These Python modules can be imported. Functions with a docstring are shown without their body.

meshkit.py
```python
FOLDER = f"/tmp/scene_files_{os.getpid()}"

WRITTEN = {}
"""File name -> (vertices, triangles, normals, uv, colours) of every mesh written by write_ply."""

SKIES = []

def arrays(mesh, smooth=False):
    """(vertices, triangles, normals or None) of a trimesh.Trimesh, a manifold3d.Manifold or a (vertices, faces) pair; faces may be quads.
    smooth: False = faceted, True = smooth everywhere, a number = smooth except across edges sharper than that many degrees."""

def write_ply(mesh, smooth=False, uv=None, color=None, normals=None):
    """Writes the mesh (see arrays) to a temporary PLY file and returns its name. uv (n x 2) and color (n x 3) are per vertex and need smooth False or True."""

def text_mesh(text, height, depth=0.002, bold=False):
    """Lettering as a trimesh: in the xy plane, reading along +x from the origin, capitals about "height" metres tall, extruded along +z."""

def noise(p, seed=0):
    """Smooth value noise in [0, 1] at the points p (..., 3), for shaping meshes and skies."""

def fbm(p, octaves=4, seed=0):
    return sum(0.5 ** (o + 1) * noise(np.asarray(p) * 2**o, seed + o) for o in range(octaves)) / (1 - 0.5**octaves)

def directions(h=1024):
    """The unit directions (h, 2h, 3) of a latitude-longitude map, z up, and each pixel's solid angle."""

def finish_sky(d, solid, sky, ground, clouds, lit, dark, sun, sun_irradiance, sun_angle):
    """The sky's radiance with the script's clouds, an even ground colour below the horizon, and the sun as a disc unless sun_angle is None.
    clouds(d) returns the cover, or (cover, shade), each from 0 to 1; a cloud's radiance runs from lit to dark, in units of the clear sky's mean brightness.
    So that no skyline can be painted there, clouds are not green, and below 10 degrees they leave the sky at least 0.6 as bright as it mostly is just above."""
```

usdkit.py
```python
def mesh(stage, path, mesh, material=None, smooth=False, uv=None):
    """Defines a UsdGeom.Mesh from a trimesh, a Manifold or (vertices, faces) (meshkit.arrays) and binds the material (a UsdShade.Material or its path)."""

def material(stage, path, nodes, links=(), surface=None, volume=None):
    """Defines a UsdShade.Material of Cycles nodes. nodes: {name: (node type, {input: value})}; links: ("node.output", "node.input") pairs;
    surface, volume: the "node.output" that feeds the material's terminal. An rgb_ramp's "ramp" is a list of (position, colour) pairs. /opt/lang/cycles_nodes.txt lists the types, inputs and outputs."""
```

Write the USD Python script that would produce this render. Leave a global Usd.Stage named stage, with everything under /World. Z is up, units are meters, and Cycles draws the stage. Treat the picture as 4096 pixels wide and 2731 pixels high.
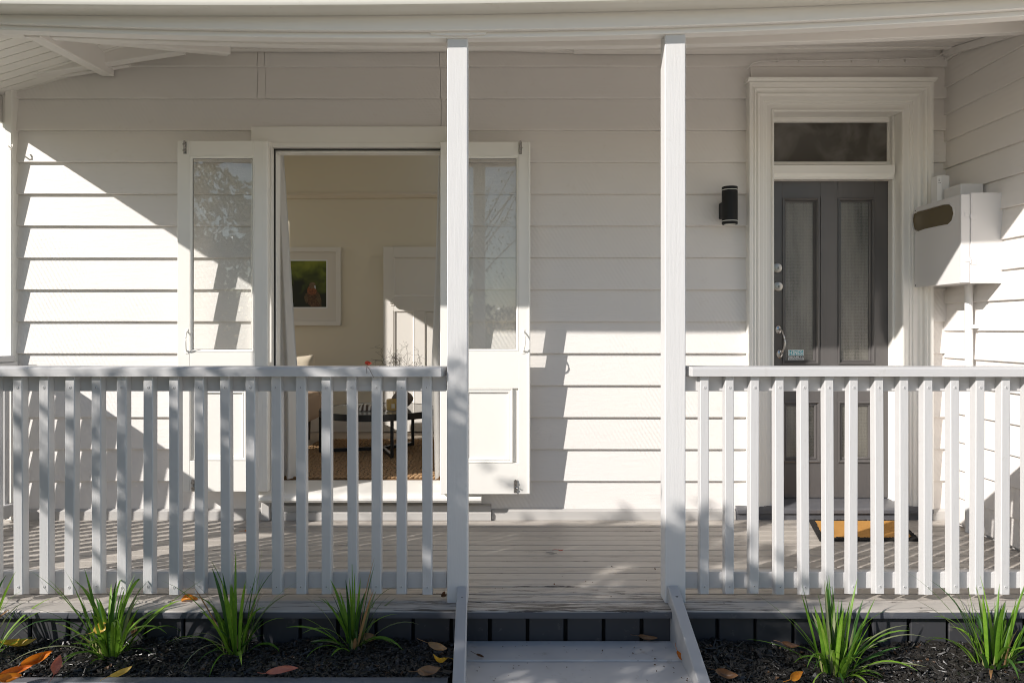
import math, random
import numpy as np
import trimesh
import usdkit, meshkit
from pxr import Usd, UsdGeom, UsdLux, UsdShade, Gf, Sdf, Vt

stage = Usd.Stage.CreateInMemory()
UsdGeom.SetStageUpAxis(stage, UsdGeom.Tokens.z)
UsdGeom.SetStageMetersPerUnit(stage, 1.0)
UsdGeom.Xform.Define(stage, '/World')
UsdGeom.Scope.Define(stage, '/World/Looks')
PI = math.pi
rng = np.random.default_rng(7)
R = random.Random(11)

# ------------------------------------------------------------------ camera, sky, sun, exposure
F, U0, V0 = 2900.0, 2030.0, 1315.0        # focal length and principal point, in pixels of the 4096 wide photograph
CAMZ = 1.173                              # the lens above the deck boards (deck = z 0)
cam = UsdGeom.Camera.Define(stage, '/World/camera')
cam.CreateHorizontalApertureAttr(36.0)
cam.CreateVerticalApertureAttr(36.0 * 682 / 1024)
cam.CreateFocalLengthAttr(36.0 * F / 4096)
cam.CreateHorizontalApertureOffsetAttr(36.0 * (2048 - U0) / 4096)
cam.CreateVerticalApertureOffsetAttr(36.0 * (V0 - 1365.5) / 4096)
cam.CreateClippingRangeAttr(Gf.Vec2f(0.05, 500))
cam.CreateExposureAttr(0.48)
cam.AddTranslateOp().Set(Gf.Vec3d(0, 0, CAMZ))
cam.AddRotateXOp().Set(90.0)

TOSUN = np.array([-1.395, -1.0, 0.89]); TOSUN /= np.linalg.norm(TOSUN)
SUN_EL = math.asin(TOSUN[2]); SUN_ROT = math.atan2(TOSUN[0], TOSUN[1])
dome = UsdLux.DomeLight.Define(stage, '/World/sky')
dome.GetPrim().SetCustomDataByKey('kind', 'structure')
skymat = usdkit.material(stage, '/World/Looks/sky_air', {
    'sky': ('sky_texture', {'sky_type': 'single_scattering', 'sun_disc': False, 'sun_elevation': SUN_EL, 'sun_rotation': SUN_ROT,
                            'air_density': 1.0, 'aerosol_density': 0.4, 'ozone_density': 1.0}),
    'bg': ('background_shader', {'strength': 0.080})}, [('sky.color', 'bg.color')], surface='bg.background')
UsdShade.MaterialBindingAPI.Apply(dome.GetPrim()).Bind(skymat)
sun = UsdLux.DistantLight.Define(stage, '/World/sun')
sun.CreateIntensityAttr(1.0); sun.CreateAngleAttr(0.53); sun.CreateNormalizeAttr(True)
sun.CreateColorAttr(Gf.Vec3f(1.0, 0.955, 0.905))
zx = TOSUN; xx = np.cross([0, 0, 1], zx); xx /= np.linalg.norm(xx); yx = np.cross(zx, xx)
sun.AddTransformOp().Set(Gf.Matrix4d(*xx, 0, *yx, 0, *zx, 0, 0, 0, 0, 1))

# ------------------------------------------------------------------ scene helpers
counts = {}
def numbered(parent, name):
    k = parent + '/' + name
    n = counts.get(k, -1) + 1
    counts[k] = n
    return k if n == 0 else '%s_%03d' % (k, n)

def ppath(parent):
    return '/World' if parent is None else (parent if isinstance(parent, str) else str(parent.GetPath()))

def data(p, label=None, category=None, group=None, kind=None):
    for k, v in (('label', label), ('category', category), ('group', group), ('kind', kind)):
        if v: p.SetCustomDataByKey(k, v)
    return p

def obj(name, mesh, mat, parent=None, smooth=False, label=None, category=None, group=None, kind=None):
    m = usdkit.mesh(stage, numbered(ppath(parent), name), mesh, mat, smooth=smooth)
    return data(m.GetPrim(), label, category, group, kind)

def thing(name, label=None, category=None, group=None, kind=None, loc=(0, 0, 0)):
    x = UsdGeom.Xform.Define(stage, numbered('/World', name))
    if any(loc): x.AddTranslateOp().Set(Gf.Vec3d(*map(float, loc)))
    return data(x.GetPrim(), label, category, group, kind)

def P(px, py, Y):
    return np.array([(px - U0) * Y / F, Y, CAMZ - (py - V0) * Y / F])
def X(px, Y): return (px - U0) * Y / F
def Z(py, Y): return CAMZ - (py - V0) * Y / F

# ------------------------------------------------------------------ mesh helpers: every one returns (vertices, triangles)
def join(parts):
    vs, fs, n = [], [], 0
    for v, f in parts:
        v = np.asarray(v, float); f = np.asarray(f, int)
        vs.append(v); fs.append(f + n); n += len(v)
    return np.vstack(vs), np.vstack(fs)

_sg = [(sx, sy, sz) for sx in (-1, 1) for sy in (-1, 1) for sz in (-1, 1)]
_tp = []
for s in _sg:
    for a in range(3):
        _tp.append([s[b] * (1.0 if b == a else 0.8) for b in range(3)])
_hull = trimesh.convex.convex_hull(np.array(_tp), qhull_options='QbB Pp Qt')
_tf = None
def _template():
    v = np.array(_tp); h = trimesh.Trimesh(v, trimesh.convex.convex_hull(v).faces, process=False)
    hv = trimesh.convex.convex_hull(v)
    idx = [int(np.argmin(((v - q) ** 2).sum(1))) for q in hv.vertices]
    return np.array(idx)[hv.faces]
_tf = _template()

def box(x0, x1, y0, y1, z0, z1, c=0.002):
    c = min(c, 0.45 * min(abs(x1 - x0), abs(y1 - y0), abs(z1 - z0)))
    lo = np.array([x0, y0, z0]); hi = np.array([x1, y1, z1]); v = []
    for s in _sg:
        for a in range(3):
            q = [0, 0, 0]
            for b in range(3):
                e = hi[b] if s[b] > 0 else lo[b]
                q[b] = e - s[b] * (0 if b == a else c)
            v.append(q)
    return np.array(v), _tf

def capfan(poly):
    from shapely.geometry import Polygon
    v, f = trimesh.creation.triangulate_polygon(Polygon(poly), engine='earcut')
    idx = [int(np.argmin(((np.asarray(poly) - q) ** 2).sum(1))) for q in v]
    return np.array(idx)[f]

def area2(p):
    p = np.asarray(p); q = np.roll(p, -1, 0)
    return 0.5 * float((p[:, 0] * q[:, 1] - q[:, 0] * p[:, 1]).sum())

def loft(sections, caps=None, closed=True):
    """sections: list of (n,3) rings"""
    S = [np.asarray(s, float) for s in sections]; n = len(S[0]); v = np.vstack(S); f = []
    for k in range(len(S) - 1):
        for i in range(n if closed else n - 1):
            j = (i + 1) % n; a = k * n
            f.append([a + i, a + j, a + n + j]); f.append([a + i, a + n + j, a + n + i])
    f = np.array(f)
    if caps is not None:
        f = np.vstack([f, caps[:, ::-1], caps + (len(S) - 1) * n])
    m = trimesh.Trimesh(v, f, process=False)
    if caps is not None and m.volume < 0: f = f[:, ::-1]
    return v, f

def runx(profile, xs, zoff=None, yoff=None):
    """a (y,z) profile run along x, with offsets per x"""
    profile = np.asarray(profile, float)
    sec = []
    for i, x in enumerate(xs):
        s = np.zeros((len(profile), 3)); s[:, 0] = x; s[:, 1:] = profile
        if zoff is not None: s[:, 2] += zoff[i]
        if yoff is not None: s[:, 1] += yoff[i]
        sec.append(s)
    return loft(sec, capfan(profile))

def tube(pts, r, n=8, taper=None):
    pts = np.asarray(pts, float); sec = []
    up = np.array([0.0, 0, 1.0])
    for i, p in enumerate(pts):
        d = pts[min(i + 1, len(pts) - 1)] - pts[max(i - 1, 0)]; d /= np.linalg.norm(d) + 1e-12
        a = np.cross(d, up)
        if np.linalg.norm(a) < 0.2: a = np.cross(d, [0, 1.0, 0])
        a /= np.linalg.norm(a); b = np.cross(d, a)
        rr = r * (taper[i] if taper is not None else 1)
        t = np.arange(n) * 2 * PI / n
        sec.append(p + rr * (np.cos(t)[:, None] * a + np.sin(t)[:, None] * b))
    caps = np.array([[0, i, i + 1] for i in range(1, n - 1)])
    return loft(sec, caps)

def lathe(prof, c, n=24, axis=2):
    """prof: (r, h) from bottom to top"""
    sec = []
    t = np.arange(n) * 2 * PI / n
    for r, h in prof:
        s = np.zeros((n, 3)); a, b = [(1, 2), (2, 0), (0, 1)][axis]
        s[:, a] = r * np.cos(t); s[:, b] = r * np.sin(t); s[:, axis] = h
        sec.append(s + np.asarray(c, float))
    caps = np.array([[0, i, i + 1] for i in range(1, n - 1)])
    return loft(sec, caps)

def flat(poly, y, thick=0.001):
    """a thin plate of (x,z) outline standing at y, facing -y"""
    poly = np.asarray(poly, float)
    a = np.column_stack([poly[:, 0], np.full(len(poly), y), poly[:, 1]]); b = a + [0, thick, 0]
    return loft([a, b], capfan(poly))

def frame_pieces(xl, xr, zb, zt, prof, y0, out=-1):
    """left, head, right pieces (mitred) of a casing; prof = list of (u outwards, o proud)."""
    prof = np.asarray(prof, float)
    ring = lambda f: np.array([f(u, o) for u, o in prof])
    A = ring(lambda u, o: (xl - u, y0 - o, zb)); B = ring(lambda u, o: (xl - u, y0 - o, zt + u))
    C = ring(lambda u, o: (xr + u, y0 - o, zt + u)); D = ring(lambda u, o: (xr + u, y0 - o, zb))
    cap = capfan(prof)
    return [loft([A, B], cap), loft([B, C], cap), loft([C, D], cap)]

def ring4(xl, xr, zb, zt, prof, y0):
    """closed four sided moulding"""
    prof = np.asarray(prof, float); out = []
    r = lambda sx, sz, x, z: np.array([(x + sx * u, y0 - o, z + sz * u) for u, o in prof])
    Q = [r(-1, -1, xl, zb), r(-1, 1, xl, zt), r(1, 1, xr, zt), r(1, -1, xr, zb)]
    cap = capfan(prof)
    return join([loft([Q[i], Q[(i + 1) % 4]], cap) for i in range(4)])

def wob(xs, amp, seed, scale=1.3):
    p = np.zeros((len(xs), 3)); p[:, 0] = np.asarray(xs) * scale; p[:, 1] = seed * 7.31; p[:, 2] = seed * 1.7
    return (meshkit.fbm(p, 3, seed) - 0.5) * 2 * amp

# ------------------------------------------------------------------ materials
def M(name, nodes, links, surface):
    return usdkit.material(stage, '/World/Looks/' + name, nodes, links, surface=surface)

def paint(name, col, grain=(30, 30, 30), rough=0.45, bump=0.35, dist=0.0015, vary=0.06, dirt=None, dirt_amt=0.25, spec=0.4, peel=120):
    c2 = tuple(v * (1 - vary * 2) for v in col); c3 = dirt or tuple(v * (1 - vary) for v in col)
    n = {'g': ('geometry', {}), 'm': ('mapping', {'scale': grain}),
         'n1': ('noise_texture', {'scale': 1.0, 'detail': 5.0, 'roughness': 0.62}),
         'n2': ('noise_texture', {'scale': float(peel), 'detail': 2.0}),
         'n3': ('noise_texture', {'scale': 2.3, 'detail': 4.0, 'roughness': 0.6}),
         'n4': ('noise_texture', {'scale': 17.0, 'detail': 6.0, 'roughness': 0.7}),
         'r4': ('rgb_ramp', {'ramp': [(0.0, (0, 0, 0)), (0.60, (0, 0, 0)), (0.78, (1, 1, 1)), (1.0, (1, 1, 1))]}),
         'dm': ('math', {'math_type': 'multiply', 'value2': dirt_amt}),
         'add': ('math', {'math_type': 'multiply_add', 'value2': 0.35}),
         'mx': ('mix_color', {'a': col, 'b': c2}), 'mx2': ('mix_color', {'b': c3}),
         'b': ('bump', {'strength': bump, 'distance': dist}),
         'p': ('principled_bsdf', {'roughness': rough, 'specular_ior_level': spec})}
    l = [('g.position', 'm.vector'), ('m.vector', 'n1.vector'), ('g.position', 'n2.vector'), ('g.position', 'n3.vector'), ('g.position', 'n4.vector'),
         ('n2.fac', 'add.value1'), ('n1.fac', 'add.value3'), ('add.value', 'b.height'), ('b.normal', 'p.normal'),
         ('n3.fac', 'mx.fac'), ('n4.fac', 'r4.fac'), ('r4.color', 'dm.value1'), ('dm.value', 'mx2.fac'), ('mx.result', 'mx2.a'), ('mx2.result', 'p.base_color')]
    return M(name, n, l, 'p.BSDF')

def plain(name, col, rough=0.5, metallic=0.0, spec=0.5, **kw):
    return M(name, {'p': ('principled_bsdf', {'base_color': col, 'roughness': rough, 'metallic': metallic, 'specular_ior_level': spec, **kw})}, [], 'p.BSDF')

WHITE = (0.84, 0.802, 0.768)
m_wall = paint('wall_paint', WHITE, grain=(9, 40, 55), rough=0.5, bump=0.5, dist=0.0022, vary=0.03, dirt=(0.66, 0.60, 0.52), dirt_amt=0.12)
def boards_paint(name, col):
    return M(name, {'g': ('geometry', {}), 'oi': ('object_info', {}), 'm': ('mapping', {'scale': (9, 40, 55)}),
        'n1': ('noise_texture', {'scale': 1.0, 'detail': 6.0, 'roughness': 0.65}), 'n2': ('noise_texture', {'scale': 130.0, 'detail': 2.0}),
        'rm': ('mapping', {'rotation': (0, 0.55, 0)}), 'w': ('wave_texture', {'wave_type': 'bands', 'bands_direction': 'x', 'scale': 14.0, 'distortion': 1.2, 'detail': 2.0, 'detail_scale': 1.2}),
        'nm': ('noise_texture', {'scale': 1.7, 'detail': 2.0}), 'mk': ('map_range', {'from_min': 0.45, 'from_max': 0.65, 'to_min': 0.0, 'to_max': 0.55, 'clamp': True}),
        'wm': ('math', {'math_type': 'multiply'}), 'a1': ('math', {'math_type': 'multiply_add', 'value2': 0.35}), 'a2': ('math', {'math_type': 'add'}),
        'n3': ('noise_texture', {'scale': 2.0, 'detail': 4.0, 'roughness': 0.6}), 'mx': ('mix_color', {'a': col, 'b': tuple(v * 0.93 for v in col)}),
        'tv': ('math', {'math_type': 'multiply', 'value2': 0.9}), 'ob': ('mix_color', {'b': (col[0] * 0.955, col[1] * 0.945, col[2] * 0.93)}),
        'n4': ('noise_texture', {'scale': 14.0, 'detail': 6.0, 'roughness': 0.7}), 'r4': ('rgb_ramp', {'ramp': [(0, (0, 0, 0)), (0.62, (0, 0, 0)), (0.78, (0.26, 0.26, 0.26)), (1, (0.34, 0.34, 0.34))]}), 'dm': ('mix_color', {'b': (0.62, 0.55, 0.46)}),
        'b': ('bump', {'strength': 0.75, 'distance': 0.0026}), 'p': ('principled_bsdf', {'roughness': 0.48, 'specular_ior_level': 0.4})},
        [('g.position', 'm.vector'), ('m.vector', 'n1.vector'), ('g.position', 'n2.vector'), ('g.position', 'rm.vector'), ('rm.vector', 'w.vector'), ('g.position', 'nm.vector'), ('nm.fac', 'mk.value'),
         ('w.fac', 'wm.value1'), ('mk.result', 'wm.value2'), ('n2.fac', 'a1.value1'), ('n1.fac', 'a1.value3'), ('a1.value', 'a2.value1'), ('wm.value', 'a2.value2'), ('a2.value', 'b.height'), ('b.normal', 'p.normal'),
         ('g.position', 'n3.vector'), ('n3.fac', 'mx.fac'), ('oi.random', 'tv.value1'), ('tv.value', 'ob.fac'), ('mx.result', 'ob.a'), ('g.position', 'n4.vector'), ('n4.fac', 'r4.fac'), ('r4.color', 'dm.fac'), ('ob.result', 'dm.a'), ('dm.result', 'p.base_color')], 'p.BSDF')
m_board = boards_paint('weatherboard_paint', WHITE)
m_trim = paint('trim_paint', (0.90, 0.872, 0.815), grain=(14, 40, 14), rough=0.36, bump=0.3, dist=0.001, vary=0.02, dirt=(0.7, 0.65, 0.56), dirt_amt=0.1)
m_post = paint('post_paint', (0.60, 0.588, 0.58), grain=(90, 90, 7), rough=0.42, bump=0.5, dist=0.002, vary=0.05, dirt=(0.36, 0.32, 0.27), dirt_amt=0.30)
m_shaft = paint('post_shaft_paint', (0.70, 0.685, 0.672), grain=(90, 90, 7), rough=0.42, bump=0.5, dist=0.002, vary=0.04, dirt=(0.42, 0.38, 0.32), dirt_amt=0.25)
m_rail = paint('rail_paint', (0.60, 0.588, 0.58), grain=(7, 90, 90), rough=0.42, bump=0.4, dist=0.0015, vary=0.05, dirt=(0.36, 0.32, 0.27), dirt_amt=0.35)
m_beam = paint('beam_paint', (0.88, 0.845, 0.80), grain=(6, 60, 60), rough=0.5, bump=0.5, dist=0.0018, vary=0.03)
m_gutter = paint('gutter_paint', (0.80, 0.77, 0.70), grain=(3, 30, 30), rough=0.3, bump=0.25, dist=0.001, vary=0.05, dirt=(0.45, 0.38, 0.28), dirt_amt=0.3)
m_box = paint('meter_box_paint', (0.74, 0.718, 0.70), grain=(25, 25, 25), rough=0.35, bump=0.1, dist=0.0006, vary=0.02)
m_grey = paint('step_paint', (0.50, 0.49, 0.49), grain=(5, 60, 60), rough=0.5, bump=0.4, dist=0.0012, vary=0.12, dirt=(0.45, 0.42, 0.37), dirt_amt=0.35)
m_tread = paint('brightened_tread_paint', (0.66, 0.64, 0.625), grain=(4, 60, 60), rough=0.5, bump=0.4, dist=0.0012, vary=0.22, dirt=(0.27, 0.235, 0.19), dirt_amt=0.85)  # step grey lightened to make up for weak skylight on the treads
m_skirt = paint('skirting_paint', (0.52, 0.50, 0.475), grain=(8, 50, 50), rough=0.45, bump=0.4, dist=0.0012, vary=0.05)
m_char = paint('base_board_paint', (0.055, 0.055, 0.061), grain=(40, 40, 5), rough=0.55, bump=0.4, dist=0.001, vary=0.15, dirt=(0.22, 0.2, 0.17), dirt_amt=0.5)
m_nose = paint('nosing_paint', (0.10, 0.104, 0.12), grain=(4, 60, 70), rough=0.5, bump=0.7, dist=0.003, vary=0.1, dirt=(0.32, 0.30, 0.27), dirt_amt=0.4)
m_door = paint('door_paint', (0.115, 0.107, 0.104), grain=(60, 60, 6), rough=0.24, bump=0.5, dist=0.0012, vary=0.1, spec=0.5, dirt=(0.10, 0.095, 0.09), dirt_amt=0.3)
m_thr = paint('threshold_paint', (0.13, 0.13, 0.14), grain=(6, 50, 50), rough=0.35, bump=0.4, dist=0.0015, vary=0.1, dirt=(0.25, 0.23, 0.2), dirt_amt=0.4)
m_edge = paint('edging_paint', (0.17, 0.175, 0.19), grain=(5, 50, 50), rough=0.6, bump=0.5, dist=0.002, vary=0.12, dirt=(0.3, 0.27, 0.22), dirt_amt=0.4)
m_room = paint('room_wall_paint', (0.78, 0.71, 0.57), grain=(20, 20, 20), rough=0.7, bump=0.1, dist=0.0005, vary=0.02)
m_rtrim = paint('room_trim_paint', (0.80, 0.76, 0.70), grain=(20, 20, 20), rough=0.4, bump=0.1, dist=0.0005, vary=0.02)
m_picrail = paint('picture_rail_paint', (0.78, 0.69, 0.56), grain=(20, 20, 20), rough=0.5, bump=0.1, dist=0.0005, vary=0.02)
m_carpet = paint('carpet', (0.46, 0.38, 0.30), grain=(90, 90, 90), rough=0.95, bump=1.0, dist=0.006, vary=0.15, peel=400)
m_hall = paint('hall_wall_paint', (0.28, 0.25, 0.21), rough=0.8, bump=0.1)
m_black = plain('black_metal', (0.014, 0.013, 0.013), 0.38, 0.0, 0.5)
m_lampblk = plain('lamp_black', (0.010, 0.010, 0.010), 0.5, 0.0, 0.3)
m_diff = plain('lamp_diffuser', (0.72, 0.69, 0.64), 0.4)
m_chrome = plain('chrome', (0.50, 0.49, 0.48), 0.16, 1.0)
m_brass = plain('worn_steel', (0.42, 0.40, 0.37), 0.32, 1.0)
m_dark = plain('dark_gap', (0.02, 0.02, 0.02), 0.9)
m_seal = plain('rubber_seal', (0.05, 0.048, 0.046), 0.7)
m_pvc = plain('conduit_plastic', (0.80, 0.785, 0.765), 0.35)
m_paper = plain('sign_white', (0.82, 0.82, 0.80), 0.5)
m_teal = plain('sign_teal', (0.04, 0.36, 0.42), 0.5)
m_signblk = plain('sign_black', (0.02, 0.02, 0.022), 0.5)
m_signgrey = plain('sign_grey', (0.45, 0.46, 0.46), 0.5)

# deck paint: pale grey, worn through to the grain near the top of the steps and along the front edge
m_deck = M('deck_paint', {
    'g': ('geometry', {}), 'x': ('separate_xyz', {}), 'oi': ('object_info', {}),
    'm': ('mapping', {'scale': (5, 110, 30)}), 'm2': ('mapping', {'scale': (1.6, 16, 4)}),
    'n1': ('noise_texture', {'scale': 1.0, 'detail': 7.0, 'roughness': 0.7, 'distortion': 0.6}),
    'n2': ('noise_texture', {'scale': 1.0, 'detail': 4.0, 'roughness': 0.6}),
    'n3': ('noise_texture', {'scale': 3.0, 'detail': 4.0}),
    'ym': ('map_range', {'from_min': 3.42, 'from_max': 3.02, 'to_min': 0.0, 'to_max': 0.16, 'clamp': True}),
    'xa': ('math', {'math_type': 'subtract', 'value2': 0.25}), 'xb': ('math', {'math_type': 'absolute'}),
    'xm': ('map_range', {'from_min': 1.1, 'from_max': 0.35, 'to_min': 0.15, 'to_max': 1.0, 'clamp': True}),
    'mk': ('math', {'math_type': 'multiply'}), 's1': ('math', {'math_type': 'add'}), 's2': ('math', {'math_type': 'multiply_add', 'value2': 0.35}),
    'wr': ('rgb_ramp', {'ramp': [(0.0, (0, 0, 0)), (0.79, (0, 0, 0)), (0.86, (1, 1, 1)), (1.0, (1, 1, 1))]}),
    'tint': ('mix_color', {'a': (0.48, 0.437, 0.388), 'b': (0.40, 0.36, 0.317)}),
    'tv': ('mix_color', {'b': (0.48, 0.445, 0.40)}), 'tf': ('math', {'math_type': 'multiply', 'value2': 0.45}),
    'mix': ('mix_color', {'b': (0.085, 0.070, 0.058)}),
    'bh': ('math', {'math_type': 'subtract'}),
    'b': ('bump', {'strength': 0.7, 'distance': 0.003}), 'p': ('principled_bsdf', {'roughness': 0.5, 'specular_ior_level': 0.4})},
    [('g.position', 'x.vector'), ('g.position', 'm.vector'), ('m.vector', 'n1.vector'), ('g.position', 'm2.vector'), ('m2.vector', 'n2.vector'), ('g.position', 'n3.vector'),
     ('x.y', 'ym.value'), ('x.x', 'xa.value1'), ('xa.value', 'xb.value1'), ('xb.value', 'xm.value'), ('ym.result', 'mk.value1'), ('xm.result', 'mk.value2'),
     ('n1.fac', 's1.value1'), ('mk.value', 's1.value2'), ('n2.fac', 's2.value1'), ('s1.value', 's2.value3'), ('s2.value', 'wr.fac'),
     ('oi.random', 'tint.fac'), ('n3.fac', 'tf.value1'), ('tf.value', 'tv.fac'), ('tint.result', 'tv.a'), ('tv.result', 'mix.a'), ('wr.color', 'mix.fac'), ('mix.result', 'p.base_color'),
     ('n1.fac', 'bh.value1'), ('wr.color', 'bh.value2'), ('bh.value', 'b.height'), ('b.normal', 'p.normal')], 'p.BSDF')

# window glass: sunlight passes, the garden and sky mirror in it
m_glass = M('window_glass', {'t': ('transparent_bsdf', {'color': (0.975, 0.98, 0.975)}), 'g': ('glossy_bsdf', {'color': (1, 1, 1), 'roughness': 0.003}),
                             'lw': ('layer_weight', {'blend': 0.5}), 'pw': ('math', {'math_type': 'power', 'value2': 5.0}), 'f': ('math', {'math_type': 'multiply_add', 'value2': 0.95, 'value3': 0.055}), 'm': ('mix_closure', {})},
            [('lw.facing', 'pw.value1'), ('pw.value', 'f.value1'), ('f.value', 'm.fac'), ('t.BSDF', 'm.closure1'), ('g.BSDF', 'm.closure2')], 'm.closure')
# wired obscure glass of the front door, pale streaks painted in as bright reflections
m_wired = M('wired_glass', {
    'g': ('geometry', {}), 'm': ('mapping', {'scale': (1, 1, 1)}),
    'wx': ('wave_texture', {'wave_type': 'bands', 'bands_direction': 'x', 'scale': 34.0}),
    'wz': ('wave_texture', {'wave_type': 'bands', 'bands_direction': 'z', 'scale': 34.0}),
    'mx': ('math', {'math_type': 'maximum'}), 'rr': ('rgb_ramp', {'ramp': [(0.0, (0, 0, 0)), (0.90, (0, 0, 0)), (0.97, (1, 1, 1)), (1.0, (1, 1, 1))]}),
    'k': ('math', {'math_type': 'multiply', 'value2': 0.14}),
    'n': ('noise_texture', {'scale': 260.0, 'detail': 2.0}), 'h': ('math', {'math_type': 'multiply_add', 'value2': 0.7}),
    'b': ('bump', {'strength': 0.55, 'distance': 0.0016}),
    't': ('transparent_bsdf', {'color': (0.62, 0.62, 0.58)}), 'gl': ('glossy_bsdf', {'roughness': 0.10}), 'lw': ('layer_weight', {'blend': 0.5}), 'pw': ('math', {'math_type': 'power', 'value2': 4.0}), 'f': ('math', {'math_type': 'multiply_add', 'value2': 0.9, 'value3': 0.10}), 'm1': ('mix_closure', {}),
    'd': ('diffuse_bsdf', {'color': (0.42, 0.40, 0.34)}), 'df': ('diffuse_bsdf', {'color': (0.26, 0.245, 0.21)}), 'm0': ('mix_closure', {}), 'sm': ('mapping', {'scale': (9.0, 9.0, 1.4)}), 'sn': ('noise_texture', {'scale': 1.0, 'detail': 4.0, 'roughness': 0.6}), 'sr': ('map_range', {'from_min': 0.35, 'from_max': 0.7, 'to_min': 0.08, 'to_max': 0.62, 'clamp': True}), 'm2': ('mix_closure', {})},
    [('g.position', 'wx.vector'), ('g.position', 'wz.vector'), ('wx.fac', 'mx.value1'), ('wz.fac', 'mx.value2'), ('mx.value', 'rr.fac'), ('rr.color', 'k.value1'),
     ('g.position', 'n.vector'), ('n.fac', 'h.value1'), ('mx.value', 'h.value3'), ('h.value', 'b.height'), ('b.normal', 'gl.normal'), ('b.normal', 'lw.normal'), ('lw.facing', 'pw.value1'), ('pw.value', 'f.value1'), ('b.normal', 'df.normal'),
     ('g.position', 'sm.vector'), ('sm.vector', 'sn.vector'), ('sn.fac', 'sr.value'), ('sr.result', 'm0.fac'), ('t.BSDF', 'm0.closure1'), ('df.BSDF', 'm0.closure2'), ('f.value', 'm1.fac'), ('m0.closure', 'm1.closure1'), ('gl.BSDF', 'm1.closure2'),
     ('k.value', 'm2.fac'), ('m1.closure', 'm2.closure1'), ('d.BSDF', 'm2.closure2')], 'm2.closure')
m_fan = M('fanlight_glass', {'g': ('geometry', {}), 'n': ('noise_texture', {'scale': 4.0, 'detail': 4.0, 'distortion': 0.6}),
                             'r': ('rgb_ramp', {'ramp': [(0, (0.05, 0.045, 0.038)), (0.42, (0.075, 0.068, 0.058)), (0.62, (0.16, 0.15, 0.135)), (0.8, (0.24, 0.225, 0.205)), (1, (0.26, 0.24, 0.22))]}),  # streaky tones painted to stand in for mirrored clouds
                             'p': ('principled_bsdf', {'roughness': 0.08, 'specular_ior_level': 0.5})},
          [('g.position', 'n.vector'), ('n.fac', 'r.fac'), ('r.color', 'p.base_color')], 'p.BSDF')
m_amber = plain('amber_glass', (0.62, 0.40, 0.14), 0.15)
m_wax = plain('candle_label', (0.75, 0.66, 0.50), 0.6)
m_vase = plain('clay_vase', (0.16, 0.115, 0.085), 0.6)
m_twig = plain('dry_twig', (0.10, 0.065, 0.045), 0.8)
m_tabletop = plain('table_glass', (0.34, 0.34, 0.31), 0.06, 0.0, 0.9)
m_sofa = paint('sofa_fabric', (0.50, 0.36, 0.25), grain=(150, 150, 150), rough=0.95, bump=0.6, dist=0.002, vary=0.08, peel=300)
m_cush = paint('cushion_fabric', (0.74, 0.64, 0.50), grain=(120, 120, 120), rough=0.95, bump=0.5, dist=0.0015, vary=0.05, peel=300)
m_curt = M('curtain_cloth', {'d': ('diffuse_bsdf', {'color': (0.80, 0.79, 0.77)}), 't': ('translucent_bsdf', {'color': (0.75, 0.73, 0.70)}), 'm': ('mix_closure', {'fac': 0.3})},
           [('d.BSDF', 'm.closure1'), ('t.BSDF', 'm.closure2')], 'm.closure')
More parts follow.
